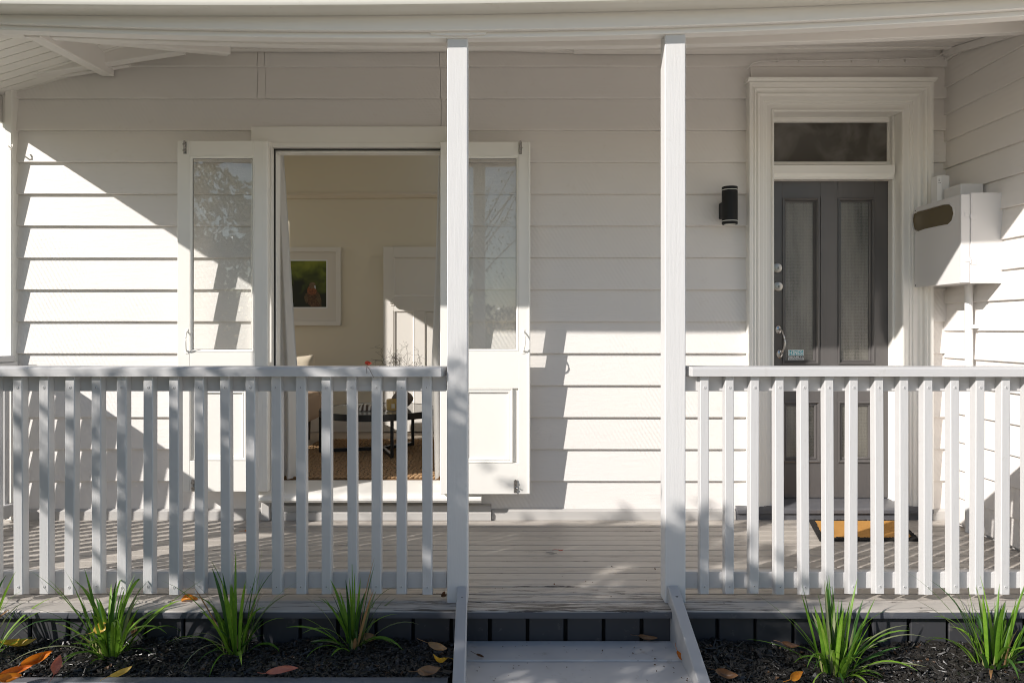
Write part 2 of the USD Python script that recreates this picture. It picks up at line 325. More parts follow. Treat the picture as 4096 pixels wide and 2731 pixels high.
m_cloth = M('striped_cloth', {'g': ('geometry', {}), 'w': ('wave_texture', {'wave_type': 'bands', 'bands_direction': 'x', 'scale': 9.0, 'distortion': 1.0}),
                              'r': ('rgb_ramp', {'ramp': [(0, (0.10, 0.07, 0.055)), (0.5, (0.18, 0.13, 0.10)), (0.62, (0.62, 0.56, 0.48)), (1, (0.66, 0.6, 0.52))]}),
                              'p': ('principled_bsdf', {'roughness': 0.9})}, [('g.position', 'w.vector'), ('w.fac', 'r.fac'), ('r.color', 'p.base_color')], 'p.BSDF')
m_jute = M('jute', {'g': ('geometry', {}), 'r': ('rgb_ramp', {'ramp': [(0, (0.36, 0.22, 0.11)), (0.4, (0.52, 0.35, 0.19)), (0.6, (0.72, 0.57, 0.37)), (1, (0.80, 0.69, 0.50))]}),
                    'n': ('noise_texture', {'scale': 140.0, 'detail': 3.0}), 'b': ('bump', {'strength': 0.6, 'distance': 0.002}), 'p': ('principled_bsdf', {'roughness': 0.9})},
           [('g.random_per_island', 'r.fac'), ('r.color', 'p.base_color'), ('g.position', 'n.vector'), ('n.fac', 'b.height'), ('b.normal', 'p.normal')], 'p.BSDF')
m_jutebase = plain('jute_backing', (0.16, 0.085, 0.035), 0.95)
m_coir = paint('coir', (0.62, 0.31, 0.075), grain=(200, 200, 200), rough=0.95, bump=1.0, dist=0.004, vary=0.12, peel=500)
m_coirblk = paint('coir_black', (0.022, 0.02, 0.018), grain=(200, 200, 200), rough=0.9, bump=1.0, dist=0.006, vary=0.2, peel=500, dirt=(0.2, 0.18, 0.15), dirt_amt=0.3)
m_soil = paint('dark_soil', (0.020, 0.017, 0.015), grain=(50, 50, 50), rough=0.95, bump=1.0, dist=0.01, vary=0.2)
m_chip = M('bark_chip', {'g': ('geometry', {}), 'r': ('rgb_ramp', {'ramp': [(0, (0.020, 0.017, 0.014)), (0.5, (0.058, 0.048, 0.040)), (0.78, (0.13, 0.108, 0.088)), (0.92, (0.27, 0.22, 0.17)), (1, (0.44, 0.36, 0.27))]}),
                         'm': ('mapping', {'scale': (60, 60, 60)}), 'n': ('noise_texture', {'scale': 1.0, 'detail': 5.0}), 'b': ('bump', {'strength': 0.8, 'distance': 0.002}),
                         'p': ('principled_bsdf', {'roughness': 0.42, 'specular_ior_level': 0.6})},
           [('g.random_per_island', 'r.fac'), ('r.color', 'p.base_color'), ('g.position', 'm.vector'), ('m.vector', 'n.vector'), ('n.fac', 'b.height'), ('b.normal', 'p.normal')], 'p.BSDF')

def leafmat(name, stops, trans=0.35, source='oi.random', rough=0.4):
    return M(name, {'oi': ('object_info', {}), 'g': ('geometry', {}), 'n': ('noise_texture', {'scale': 38.0, 'detail': 4.0, 'roughness': 0.65}), 'f': ('math', {'math_type': 'multiply_add', 'value2': 0.75}),
                    'hs': ('math', {'math_type': 'multiply', 'value2': 0.55}), 'sub': ('math', {'math_type': 'subtract', 'value2': 0.14}),
                    'r': ('rgb_ramp', {'ramp': stops}), 'p': ('principled_bsdf', {'roughness': rough, 'specular_ior_level': 0.45}), 't': ('translucent_bsdf', {}), 'm': ('mix_closure', {'fac': trans})},
             [(source, 'hs.value1'), ('hs.value', 'sub.value1'), ('g.position', 'n.vector'), ('n.fac', 'f.value1'), ('sub.value', 'f.value3'), ('f.value', 'r.fac'), ('r.color', 'p.base_color'), ('r.color', 't.color'), ('p.BSDF', 'm.closure1'), ('t.BSDF', 'm.closure2')], 'm.closure')
m_blade = leafmat('lily_leaf', [(0, (0.055, 0.13, 0.012)), (0.4, (0.125, 0.26, 0.024)), (0.7, (0.22, 0.40, 0.040)), (1, (0.38, 0.50, 0.10))], 0.42)
m_bladed = leafmat('lily_leaf_dark', [(0, (0.018, 0.055, 0.010)), (0.5, (0.040, 0.115, 0.018)), (1, (0.10, 0.20, 0.035))], 0.28)
m_pale = leafmat('pale_blade', [(0, (0.16, 0.20, 0.08)), (1, (0.34, 0.36, 0.20))], 0.3)
m_stem = leafmat('lily_base', [(0, (0.20, 0.22, 0.07)), (1, (0.45, 0.42, 0.20))], 0.2)
m_shrub = leafmat('shrub_leaf', [(0, (0.018, 0.045, 0.010)), (0.5, (0.035, 0.085, 0.016)), (1, (0.09, 0.15, 0.035))], 0.25, 'g.random_per_island', 0.3)
m_trunk = paint('bark', (0.13, 0.10, 0.075), grain=(40, 40, 8), rough=0.9, bump=1.0, dist=0.008, vary=0.2)
m_or = leafmat('orange_leaf', [(0, (0.42, 0.085, 0.012)), (0.5, (0.72, 0.22, 0.02)), (1, (0.80, 0.42, 0.04))], 0.35)
m_ye = leafmat('yellow_leaf', [(0, (0.62, 0.34, 0.03)), (0.5, (0.80, 0.48, 0.05)), (1, (0.82, 0.60, 0.16))], 0.35)
m_pk = leafmat('pink_leaf', [(0, (0.55, 0.12, 0.08)), (0.5, (0.68, 0.25, 0.17)), (1, (0.74, 0.42, 0.30))], 0.3)
m_br = leafmat('brown_leaf', [(0, (0.10, 0.045, 0.022)), (0.5, (0.20, 0.10, 0.05)), (1, (0.36, 0.21, 0.11))], 0.2)
m_tan = leafmat('tan_leaf', [(0, (0.26, 0.13, 0.055)), (0.5, (0.42, 0.24, 0.11)), (1, (0.55, 0.36, 0.19))], 0.25)
m_rd = leafmat('red_leaf', [(0, (0.32, 0.03, 0.02)), (1, (0.60, 0.12, 0.07))], 0.25)
m_rdor = leafmat('red_orange_leaf', [(0, (0.45, 0.06, 0.012)), (0.5, (0.70, 0.14, 0.02)), (1, (0.80, 0.30, 0.05))], 0.35)
m_feath = plain('grey_feather', (0.14, 0.15, 0.17), 0.8)
m_ground = M('garden_ground', {'g': ('geometry', {}), 'n': ('noise_texture', {'scale': 0.6, 'detail': 8.0, 'roughness': 0.65}),
                               'r': ('rgb_ramp', {'ramp': [(0, (0.06, 0.065, 0.035)), (0.45, (0.10, 0.11, 0.055)), (1, (0.17, 0.155, 0.10))]}), 'p': ('principled_bsdf', {'roughness': 0.9})},
             [('g.position', 'n.vector'), ('n.fac', 'r.fac'), ('r.color', 'p.base_color')], 'p.BSDF')

# ================================================================== SETTING
YW = 4.494                       # wall plane behind the weatherboards
XL, XR = -3.03, 2.72             # ends of the front wall
GZ = -0.46                       # garden ground
n = 40
gx = np.linspace(-150, 150, n); gy = np.linspace(-150, 150, n)
gv = np.array([(x, y, GZ) for y in gy for x in gx]); gf = []
for j in range(n - 1):
    for i in range(n - 1):
        a = j * n + i; gf += [[a, a + 1, a + n + 1], [a, a + n + 1, a + n]]
obj('ground', (gv, gf), m_ground, kind='structure')

m_path = paint('path_concrete', (0.75, 0.66, 0.55), grain=(8, 8, 8), rough=0.85, bump=0.4, dist=0.002, vary=0.10)
obj('path', box(-1.2, 10.0, -9.0, 2.245, GZ - 0.1, GZ + 0.03, 0.004), m_path, kind='structure')

# ---- deck
deck = thing('verandah_deck', kind='structure')
YD0, PITCH = 3.024, 0.0909
def xs_cuts(x0, x1, step=0.25): return np.linspace(x0, x1, max(2, int((x1 - x0) / step) + 1))
k = 0; y = YD0 + 0.098
while y < 4.50:
    y1 = min(y + PITCH - 0.0065, 4.492); dz = R.uniform(-0.0012, 0.0012)
    xs = xs_cuts(-3.12, 2.70); zz = wob(xs, 0.0012, 20 + k)
    yo = wob(xs, 0.0012, 60 + k)
    prof = [(y, -0.028), (y, -0.003), (y + 0.003, 0), (y1 - 0.003, 0), (y1, -0.003), (y1, -0.028)]
    obj('deck_board', runx(prof, xs, zz + dz, yo), m_deck, deck, smooth=25)
    y += PITCH; k += 1
xs = xs_cuts(-3.12, 2.70, 0.12); zz = wob(xs, 0.002, 91); yo = wob(xs, 0.003, 92, 2.5)
pn = [(3.024, -0.030), (3.022, -0.010), (3.027, -0.003), (3.036, 0), (3.112, 0), (3.116, -0.004), (3.116, -0.034), (3.03, -0.034)]
obj('nosing_board', runx(pn, xs, zz, yo), m_deck, deck, smooth=25, label='thick weathered front board of the deck')
pn = [(3.0205, -0.032), (3.0185, -0.011), (3.0205, -0.0065), (3.0225, -0.010), (3.0245, -0.032)]
obj('nosing_face', runx(pn, xs, zz, yo), m_nose, deck, smooth=40, label='dark painted front edge of the deck')

obj('joist_lining', box(-3.12, 2.70, 3.14, 4.492, -0.07, -0.0295, 0.001), m_dark, deck)  # near-black sheet added so the gaps between boards look shaded
# ---- base boards under the deck edge
sk = thing('deck_base', 'charcoal upright base boards with gaps under the front edge of the deck', 'base boards')
x = -3.3
i = 0
while x < 2.72:
    w = 0.145 + R.uniform(-0.003, 0.003)
    obj('base_board', box(x, x + w, 3.052 + R.uniform(-0.002, 0.002), 3.074, -0.42, -0.036, 0.002), m_char, sk)
    x += w + 0.0165 + R.uniform(-0.002, 0.002); i += 1
obj('bearer', box(-3.3, 2.72, 3.09, 3.14, -0.44, -0.04), m_dark, sk)

# ---- steps
st = thing('porch_steps', 'grey painted timber porch steps with sloping side boards between the two posts', 'steps')
def tread(y0, y1, z):
    xs = xs_cuts(-0.172, 0.745, 0.1)
    prof = [(y0, z - 0.034), (y0, z - 0.005), (y0 + 0.005, z), (y1 - 0.004, z), (y1, z - 0.004), (y1, z - 0.034)]
    obj('tread_board', runx(prof, xs, wob(xs, 0.0012, int(abs(y0) * 50))), m_tread, st, smooth=25)
tread(2.868, 3.048, -0.136); tread(2.670, 2.860, -0.138); tread(2.47, 2.65, -0.295); tread(2.28, 2.46, -0.297)
obj('riser', box(-0.17, 0.74, 2.655, 2.668, -0.44, -0.175), m_grey, st)
def stringer(pts_top, w, name_label):
    # pts_top: two (x centre, y, z) points of the top face line
    a, b = np.array(pts_top[0]), np.array(pts_top[1]); d = (b - a); d /= np.linalg.norm(d)
    nrm = np.array([0, d[2], -d[1]]); nrm /= np.linalg.norm(nrm)
    if nrm[2] > 0: nrm = -nrm
    a0 = a.copy(); b0 = b + d * 0.45
    hw = np.array([w / 2, 0, 0]); c = 0.004
    def ring(p, yface=None):
        return np.array([p - hw + nrm * c, p - hw + np.array([c, 0, 0]), p + hw - np.array([c, 0, 0]), p + hw + nrm * c, p + hw + nrm * 0.26, p - hw + nrm * 0.26])
    A = ring(a0); A[4:, 1] = 3.05; A[4:, 2] -= 0.02
    B = ring(b0)
    return loft([A, B], np.array([[0, 1, 2], [0, 2, 3], [0, 3, 4], [0, 4, 5]]))
obj('stringer', stringer([((-0.217 - 0.171) / 2, 3.103, 0.071), ((-0.1975 - 0.151) / 2, 2.58, -0.10)], 0.046, ''), m_grey, st, label='left side board of the steps')
obj('stringer', stringer([(0.708, 3.103, 0.075), (0.708, 2.60, -0.098)], 0.046, ''), m_grey, st, label='right side board of the steps')
for xc in (-0.19, 0.71):
    obj('bolt_hole', lathe([(0.006, -0.002), (0.006, 0.0015)], (xc, 3.04, 0.048 + (0.004 if xc > 0 else 0)), 10), m_dark, st)

# ---- the house wall of weatherboards
house = thing('weatherboard_house', 'house front of wide white painted weatherboards behind the verandah', 'house')
ROW = 126.8 / F * YW
def row_z(kk): return Z(272 + 126.8 * kk, YW)
FR = (-1.515, -0.335, 0.0, 2.40)              # french door hole in the boards: x0,x1,z0,z1
DR = (1.50, 2.575, 0.0, 2.675)                # front door hole
def wboard(u0, u1, zb, zt, to_world, seed, th=0.026):
    us = xs_cuts(u0, u1, 0.22)
    hh = zt - zb; tt = 0.004 + (th - 0.004) * max(0.0, 1 - hh / ROW)
    prof = np.array([(0, 0), (th - 0.003, 0), (th, 0.003), (th - 0.0008, 0.007), (tt, hh - 0.0006), (0, hh - 0.0006)])
    zo = wob(us, 0.0018, seed, 0.9); oo = wob(us, 0.0016, seed + 50, 0.8)
    sec = []
    for i, u in enumerate(us):
        s = [to_world(u, o + (oo[i] if o > 0.001 else 0), zb + z + (zo[i] if z < hh * 0.5 else 0)) for o, z in prof]
        sec.append(np.array(s))
    return loft(sec, capfan(prof))
front = lambda u, o, z: (u, YW - o, z)
for kk in range(-2, 15):
    zb, zt = row_z(kk), row_z(kk - 1)
    if kk == 14: zb = 0.052
    spans = [[XL, XR]]
    for (a, b, z0, z1) in (FR, DR):
        if z0 < zt - 0.02 and z1 > zb + 0.004:
            nsp = []
            for s0, s1 in spans:
                if b <= s0 or a >= s1: nsp.append([s0, s1]); continue
                if a > s0: nsp.append([s0, a])
                if b < s1: nsp.append([b, s1])
            spans = nsp
            if zt > z1 + 0.005:
                obj('weatherboard', wboard(a + 0.001, b - 0.001, z1, zt, front, 300 + kk), m_board, house, smooth=30)
    joints = {0: (-1.545, -1.50, -0.42), 1: (-1.545, -1.495, -0.415), 2: (-0.41,), }.get(kk, ())
    out = []
    for s0, s1 in spans:
        cuts = [s0] + [j for j in joints if s0 + 0.05 < j < s1 - 0.05] + [s1]
        for c0, c1 in zip(cuts[:-1], cuts[1:]):
            out.append((c0 + (0.0015 if c0 != s0 else 0), c1 - (0.0015 if c1 != s1 else 0)))
    for q, (c0, c1) in enumerate(out):
        obj('weatherboard', wboard(c0, c1, zb, zt, front, kk * 5 + q + 3, 0.026 if c1 - c0 > 0.06 else 0.023), m_board, house, smooth=30)
# wall core with the two openings, a side opening, and the corner boards
def core(x0, x1, y0, y1, z0, z1): return box(x0, x1, y0, y1, z0, z1, 0.001)
cy0, cy1 = YW + 0.001, 4.62
obj('wall_lining', join([core(XL, FR[0], cy0, cy1, -0.4, 3.2), core(FR[1], DR[0], cy0, cy1, -0.4, 3.2), core(DR[1], XR + 0.12, cy0, cy1, -0.4, 3.2),
                         core(FR[0], FR[1], cy0, cy1, FR[3], 3.2), core(DR[0], DR[1], cy0, cy1, DR[3], 3.2),
                         core(FR[0], FR[1], cy0, cy1, -0.4, 0.12), core(DR[0], DR[1], cy0, cy1, -0.4, 0.06)]), m_wall, house)
xa = X(45, YW); xb = X(76, YW)
obj('corner_board', box(xa, xb, YW - 0.064, YW + 0.05, 0.0, 2.715, 0.006), m_trim, house)
obj('corner_board', box(X(27, YW), X(39, YW), YW - 0.040, YW + 0.05, 0.0, 2.715, 0.003), m_trim, house)
obj('corner_gap', box(X(38, YW), xa + 0.001, YW - 0.012, YW + 0.05, 0.0, 2.715, 0.001), m_skirt, house)
# cleats of the side window stay on the corner board
obj('stay_block', box(X(24, 4.43), X(40, 4.43), 4.438, 4.456, Z(690, 4.45), Z(566, 4.45), 0.002), m_trim, house)
hk = [P(30, 583, 4.432), P(34, 591, 4.42), P(41, 597, 4.412), P(48, 594, 4.41), P(51, 585, 4.415), P(50, 579, 4.42)]
obj('hook', tube(hk, 0.0045, 8), m_trim, house, smooth=True, label='small painted stay hook on the corner board')
# skirting wedge
for x0, x1 in ((XL, -1.455), (-0.095, 1.40), (2.61, 2.70)):
    obj('skirting', runx([(YW, 0.001), (YW - 0.047, 0.001), (YW - 0.045, 0.052), (YW - 0.030, 0.066), (YW, 0.07)], xs_cuts(x0, x1)), m_skirt, house, smooth=25)

# ---- the wing wall on the right
side = thing('side_wall', 'white weatherboard wall at the right end of the verandah, carrying the meter box', 'wall')
ROWS = 107.3 / F * YW
rside = lambda u, o, z: (XR + 0.0 - o, u, z)
for kk in range(-2, 18):
    zb = Z(357 + 107.3 * kk, YW); zt = zb + ROWS
    if zt < 0.02: continue
    zb = max(zb, 0.012)
    obj('weatherboard', wboard(4.492, 3.02, zb, zt, rside, 400 + kk * 3, 0.024), m_board, side, smooth=30)
obj('wall_lining', core(XR + 0.001, XR + 0.12, 3.0, 4.493, -0.4, 3.3), m_wall, side)
obj('cornice', loft([np.array([(XR - 0.045, 4.462, 2.845), (XR - 0.02, 4.462, 2.845), (XR - 0.02, 4.462, 2.885), (XR - 0.045, 4.462, 2.885)]),
                     np.array([(XR - 0.045, 3.1, 2.845 - 0.27), (XR - 0.02, 3.1, 2.845 - 0.27), (XR - 0.02, 3.1, 2.885 - 0.27), (XR - 0.045, 3.1, 2.885 - 0.27)])],
                    np.array([[0, 1, 2], [0, 2, 3]])), m_wall, side)

# ---- verandah roof
roof = thing('verandah_roof', 'white verandah roof edge with gutter, fascia, long beams and exposed rafters', 'roof')
RX = np.linspace(-3.25, 2.70, 40)
def sag(pts, Y, xs=RX):
    """height of a long member whose lower edge passes the given (pixel x, pixel y) points at depth Y"""
    px = np.array([p[0] for p in pts], float); py = np.array([p[1] for p in pts], float)
    c = np.polyfit((px - 2030) / 2000, py, 2)
    upx = np.clip(U0 + xs * F / Y, -400, 4300)
    return CAMZ - (np.polyval(c, (upx - 2030) / 2000) - V0) * Y / F
def member(name, pts, y0, y1, h, mat, extra=None, top=None, xs=RX):
    zb = sag(pts, y0, xs); c = 0.003
    prof = [(y0, c), (y0 + c, 0), (y1 - c, 0), (y1, c), (y1, h), (y0, h)] if extra is None else extra
    obj(name, runx(prof, xs, zb), mat, roof, smooth=25)
FAS = [(0, 92), (500, 108), (1000, 121), (1500, 122), (2024, 119), (2560, 108), (3048, 93), (3600, 62), (4096, 36)]
member('fascia', FAS, 3.070, 3.094, 0.24, m_beam)
member('beam', [(0, 120), (500, 135), (1000, 148), (1500, 152), (2024, 151), (2640, 138), (3048, 122), (3600, 96), (4096, 64)], 3.0965, 3.150, 0.24, m_beam)
PUR = [(0, 137), (500, 164), (1000, 181), (1800, 189), (2400, 182), (3048, 170), (3600, 150), (4000, 136)]
member('purlin', PUR, 3.70, 3.745, 0.10, m_beam)
GUT = [(0, 60), (1000, 60), (2024, 55), (2560, 48), (3048, 34), (3400, 18), (3740, 2)]
gp = [(3.066, 0.0), (2.985, -0.004), (2.968, 0.002), (2.960, 0.016), (2.958, 0.09), (2.950, 0.10), (2.952, 0.112), (2.966, 0.112), (2.966, 0.095), (2.972, 0.02), (3.06, 0.02), (3.06, 0.12), (3.066, 0.12)]
gx1 = np.linspace(-3.25, 3.2, 40)
zg = sag(GUT, 3.066, gx1)
obj('gutter', runx(gp, gx1, zg), m_gutter, roof, smooth=40)
# the return of the gutter along the left end
ge = np.array([(-3.13, 0.0), (-3.19, -0.004), (-3.205, 0.006), (-3.208, 0.10), (-3.20, 0.112), (-3.19, 0.1), (-3.13, 0.1)])
obj('gutter', loft([np.column_stack([ge[:, 0], np.full(7, yy), ge[:, 1] + 2.470]) for yy in (2.955, 3.7, 4.55)], capfan(ge)), m_gutter, roof)
obj('fascia', box(-3.128, -3.106, 3.095, 4.50, 2.44, 2.60), m_beam, roof)
# lined underside: front slope of long boards, hip end of boards running up from the left
def zr(Y): return 2.895 - 0.2 * (YW - Y)                # underside of the roof above the verandah
def hipx(Y): return -3.11 + (Y - 3.06) * (0.95 / 1.43)   # the hip line in plan
y = 3.06
while y < 4.49:
    y1 = min(y + 0.118, 4.492)
    a0, a1 = hipx(y), hipx(y1)
    v = np.array([(a0, y, zr(y)), (2.75, y, zr(y)), (2.75, y1 - 0.004, zr(y1)), (a1, y1 - 0.004, zr(y1))]); w = v + [0, 0, 0.02]
    obj('lining_board', loft([v, w], np.array([[0, 1, 2], [0, 2, 3]])), m_wall, roof)
    y = y1
zc = zr(3.06)
def zh(x): return zc + (x + 3.11) * (zr(4.492) - zc) / 0.95
y = 3.06
q = 0
while y < 4.49:
    y1 = min(y + 0.078, 4.492); a0, a1 = hipx(y), hipx(y1)
    L = -3.14
    v = np.array([(L, y, zh(L)), (a0 - 0.001, y, zh(a0)), (a1 - 0.001, y1 - 0.005, zh(a1)), (L, y1 - 0.005, zh(L))]); w = v + [0, 0, 0.02]
    obj('lining_board', loft([v, w], np.array([[0, 1, 2], [0, 2, 3]])), m_trim, roof, label='narrow lining board of the hip end')
    y = y1; q += 1
# roofing over everything (keeps the sun off)
obj('roof_sheet', join([loft([np.array([(-3.19, 2.975, zr(2.975) + 0.035), (2.9, 2.975, zr(2.975) + 0.035), (2.9, 4.62, zr(4.62) + 0.045), (-2.2, 4.62, zr(4.62) + 0.045)]),
                              np.array([(-3.19, 2.975, zr(2.975) + 0.055), (2.9, 2.975, zr(2.975) + 0.055), (2.9, 4.62, zr(4.62) + 0.065), (-2.2, 4.62, zr(4.62) + 0.065)])], np.array([[0, 1, 2], [0, 2, 3]])),
                        loft([np.array([(-3.19, 2.975, zc + 0.012), (-2.19, 4.62, zr(4.62) + 0.046), (-3.19, 4.62, zc + 0.012)]),
                              np.array([(-3.19, 2.975, zc + 0.032), (-2.19, 4.62, zr(4.62) + 0.066), (-3.19, 4.62, zc + 0.032)])], np.array([[0, 1, 2]]))]), m_gutter, roof)
def rafter(name, p0, p1, w, h, label=None):
    p0 = np.array(p0, float); p1 = np.array(p1, float); d = p1 - p0; d /= np.linalg.norm(d)
    s = np.cross(d, [0, 0, 1.0]); s /= np.linalg.norm(s); c = 0.006
    def ring(p):
        return np.array([p - s * (w / 2 - c), p + s * (w / 2 - c), p + s * w / 2 + [0, 0, c], p + s * w / 2 + [0, 0, h], p - s * w / 2 + [0, 0, h], p - s * w / 2 + [0, 0, c]])
    obj(name, loft([ring(p0), ring(p1)], np.array([[0, 1, 2], [0, 2, 3], [0, 3, 4], [0, 4, 5]])), m_beam, roof, label=label)
# exposed members at the left: hip rafter towards the wall, a long purlin end and a beam along the hip
rafter('hip_rafter', P(128, 150, 3.60), P(430, 306, 4.462), 0.075, 0.13)
rafter('purlin_end', P(-60, 128, 3.55), P(915, 222, 4.35), 0.06, 0.10, 'purlin running back to the wall')
rafter('hip_beam', P(-40, 322, 4.36), P(110, 314, 4.36), 0.06, 0.09)
rafter('hip_beam', P(95, 314, 4.362), P(735, 214, 4.362), 0.06, 0.09)
rafter('wall_trim', P(60, 326, 4.455), P(133, 331, 4.455), 0.03, 0.03)
rafter('wall_trim', P(128, 331, 4.455), P(520, 268, 4.455), 0.03, 0.03)
LED = [(1000, 204), (1400, 206), (2024, 203), (2400, 214), (2640, 214), (3048, 212), (3600, 200), (3780, 190)]
lx = np.linspace(X(905, 4.45), 2.68, 24)
zl = CAMZ - (np.interp(U0 + lx * F / 4.45, [p[0] for p in LED], [p[1] for p in LED]) - V0) * 4.45 / F
obj('ledger', runx([(4.425, 0.002), (4.428, 0), (4.466, 0), (4.466, 0.06), (4.425, 0.06)], lx, zl), m_beam, roof)
lx2 = np.linspace(X(2300, 4.30), 2.68, 12)
obj('ledger', runx([(4.36, 0.002), (4.363, 0), (4.40, 0), (4.40, 0.07), (4.36, 0.07)], lx2, np.full(12, Z(203, 4.36)) + np.linspace(-0.006, 0.02, 12)), m_beam, roof)
# packer on the left post
pk = [(X(1708, 3.1), Z(128, 3.1)), (X(1726, 3.1), Z(146, 3.1)), (X(1788, 3.1), Z(151, 3.1)), (X(1872, 3.1), Z(151, 3.1)), (X(1938, 3.1), Z(146, 3.1)), (X(1955, 3.1), Z(128, 3.1))]
obj('packer', loft([np.array([(a, yy, b) for a, b in pk]) for yy in (3.072 + 0.024, 3.15)], capfan(np.array(pk))), m_beam, roof)
obj('packer', loft([np.array([(a, yy, b + 0.004) for a, b in pk]) for yy in (3.088, 3.0962)], capfan(np.array(pk))), m_beam, roof, label='chamfered packing block over the left post')

# ---- posts
def post(xl, xr, ztop, label):
    t = thing('verandah_post', label, 'post')
    zs = np.linspace(0, ztop, 9); c = 0.004; sec = []
    ox = wob(zs, 0.0012, int(abs(xl) * 100) + 1); y0, y1 = 3.107, 3.197
    for i, z in enumerate(zs):
        a, b = xl + ox[i], xr + ox[i]
        sec.append(np.array([(a, y0 + c, z), (a + c, y0, z), (b - c, y0, z), (b, y0 + c, z), (b, y1 - c, z), (b - c, y1, z), (a + c, y1, z), (a, y1 - c, z)]))
    obj('shaft', loft(sec, np.array([[0, i, i + 1] for i in range(1, 7)])), m_shaft, t, smooth=20)
    return t
post(X(1788, 3.107), X(1871, 3.107), Z(151, 3.107) , 'square white verandah post left of the steps, below the packing block')
post(X(2660, 3.107), X(2743, 3.107), Z(129, 3.107) + 0.01, 'square white verandah post right of the steps, with sunlit left face')
post(-3.085, -2.995, 2.44, 'square white corner post at the left end of the verandah')

# ---- balustrades
def screw(x, y, z, parent):
    v, f = lathe([(0.0065, 0.0), (0.0065, 0.0016), (0.0052, 0.002)], (0, 0, 0), 10)
    v = np.column_stack([v[:, 0] + x, y - v[:, 2], v[:, 1] + z])
    obj('screw', (v, f[:, ::-1]), m_rail, parent)
    v, f = lathe([(0.0019, 0.0), (0.0019, 0.0026)], (0, 0, 0), 8)
    obj('screw_socket', (np.column_stack([v[:, 0] + x, y - v[:, 2], v[:, 1] + z]), f[:, ::-1]), m_dark, parent)
def baluster(x, w, y0, d, zt, zb, lean, parent):
    c = 0.003
    sec = []
    for z, fx in ((zb, 1), (zt, 0)):
        dx = lean * fx
        lift = 0.014 if fx else 0
        sec.append(np.array([(x + dx, y0 + c, z + lift), (x + dx + c, y0, z + lift), (x + dx + w - c, y0, z + lift), (x + dx + w, y0 + c, z + lift), (x + dx + w, y0 + d, z), (x + dx, y0 + d, z)]))
    b = obj('baluster', loft(sec, np.array([[0, i, i + 1] for i in range(1, 5)])), m_post, parent)
    screw(x + w / 2, y0, zt - 0.035 - 0.012, b); screw(x + w / 2 + lean, y0, zb + 0.045, b)
YB = 3.105
RZT = CAMZ - 0.1625                    # handrail top
def balustrade(xs_px, wpx, x0, x1, label, mitre0, mitre1, seed):
    t = thing('balustrade', label, 'balustrade')
    yf, yb = 3.085, 3.205
    rx = np.linspace(x0, x1, 14)
    zz = wob(rx, 0.0025, seed, 0.7)
    prof = np.array([(yf, -0.040), (yf, -0.008), (yf + 0.010, 0.0), (yb - 0.006, 0.0), (yb, -0.006), (yb, -0.040)])
    sec = []
    for i, xx_ in enumerate(rx):
        s = np.zeros((6, 3)); s[:, 0] = xx_; s[:, 1:] = prof; s[:, 2] += RZT + zz[i]
        if i == 0 and mitre0: s[:3, 0] += mitre0
        if i == len(rx) - 1 and mitre1: s[:3, 0] -= mitre1
        sec.append(s)
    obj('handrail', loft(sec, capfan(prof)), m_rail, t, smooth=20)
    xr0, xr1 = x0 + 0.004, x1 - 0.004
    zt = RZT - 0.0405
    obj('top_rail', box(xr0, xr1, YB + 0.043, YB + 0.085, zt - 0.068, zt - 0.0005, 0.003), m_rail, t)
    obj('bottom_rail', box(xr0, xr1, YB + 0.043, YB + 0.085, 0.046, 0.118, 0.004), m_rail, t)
    w = wpx * YB / F
    for i, px in enumerate(xs_px):
        baluster(X(px, YB), w + R.uniform(-0.0006, 0.0006), YB, 0.042, zt - 0.001, 0.024 + R.uniform(-0.003, 0.003), R.uniform(-0.005, 0.005), t)
    return t
LP = [-455, -353, -251, -150, -52] + [50, 155, 260, 365, 466, 573, 675, 776, 879, 981, 1084, 1183, 1285, 1386, 1486, 1586, 1687]
balustrade(LP, 38.2, -2.99, X(1788, 3.107) - 0.002, 'white square picket balustrade left of the steps, mostly in tree shade', 0, 0.022, 3)
RP = [2801, 2901, 3002, 3101, 3200, 3299, 3398, 3499, 3599, 3696, 3802, 3904, 4007, 4108, 4210]
balustrade(RP, 35.6, X(2743, 3.107) + 0.002, 2.40, 'white square picket balustrade right of the steps, in full sun', 0.022, 0, 5)
# end balustrade from the corner post to the wall
t = thing('balustrade', 'white picket balustrade closing the left end of the verandah', 'balustrade')
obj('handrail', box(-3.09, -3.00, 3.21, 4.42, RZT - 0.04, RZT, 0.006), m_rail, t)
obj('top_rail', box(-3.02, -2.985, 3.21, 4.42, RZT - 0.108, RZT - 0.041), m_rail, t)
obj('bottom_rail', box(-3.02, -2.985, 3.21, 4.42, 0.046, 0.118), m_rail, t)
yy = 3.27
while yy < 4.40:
    obj('baluster', box(-3.062, -3.021, yy, yy + 0.042, 0.024, RZT - 0.041, 0.003), m_post, t); yy += 0.109

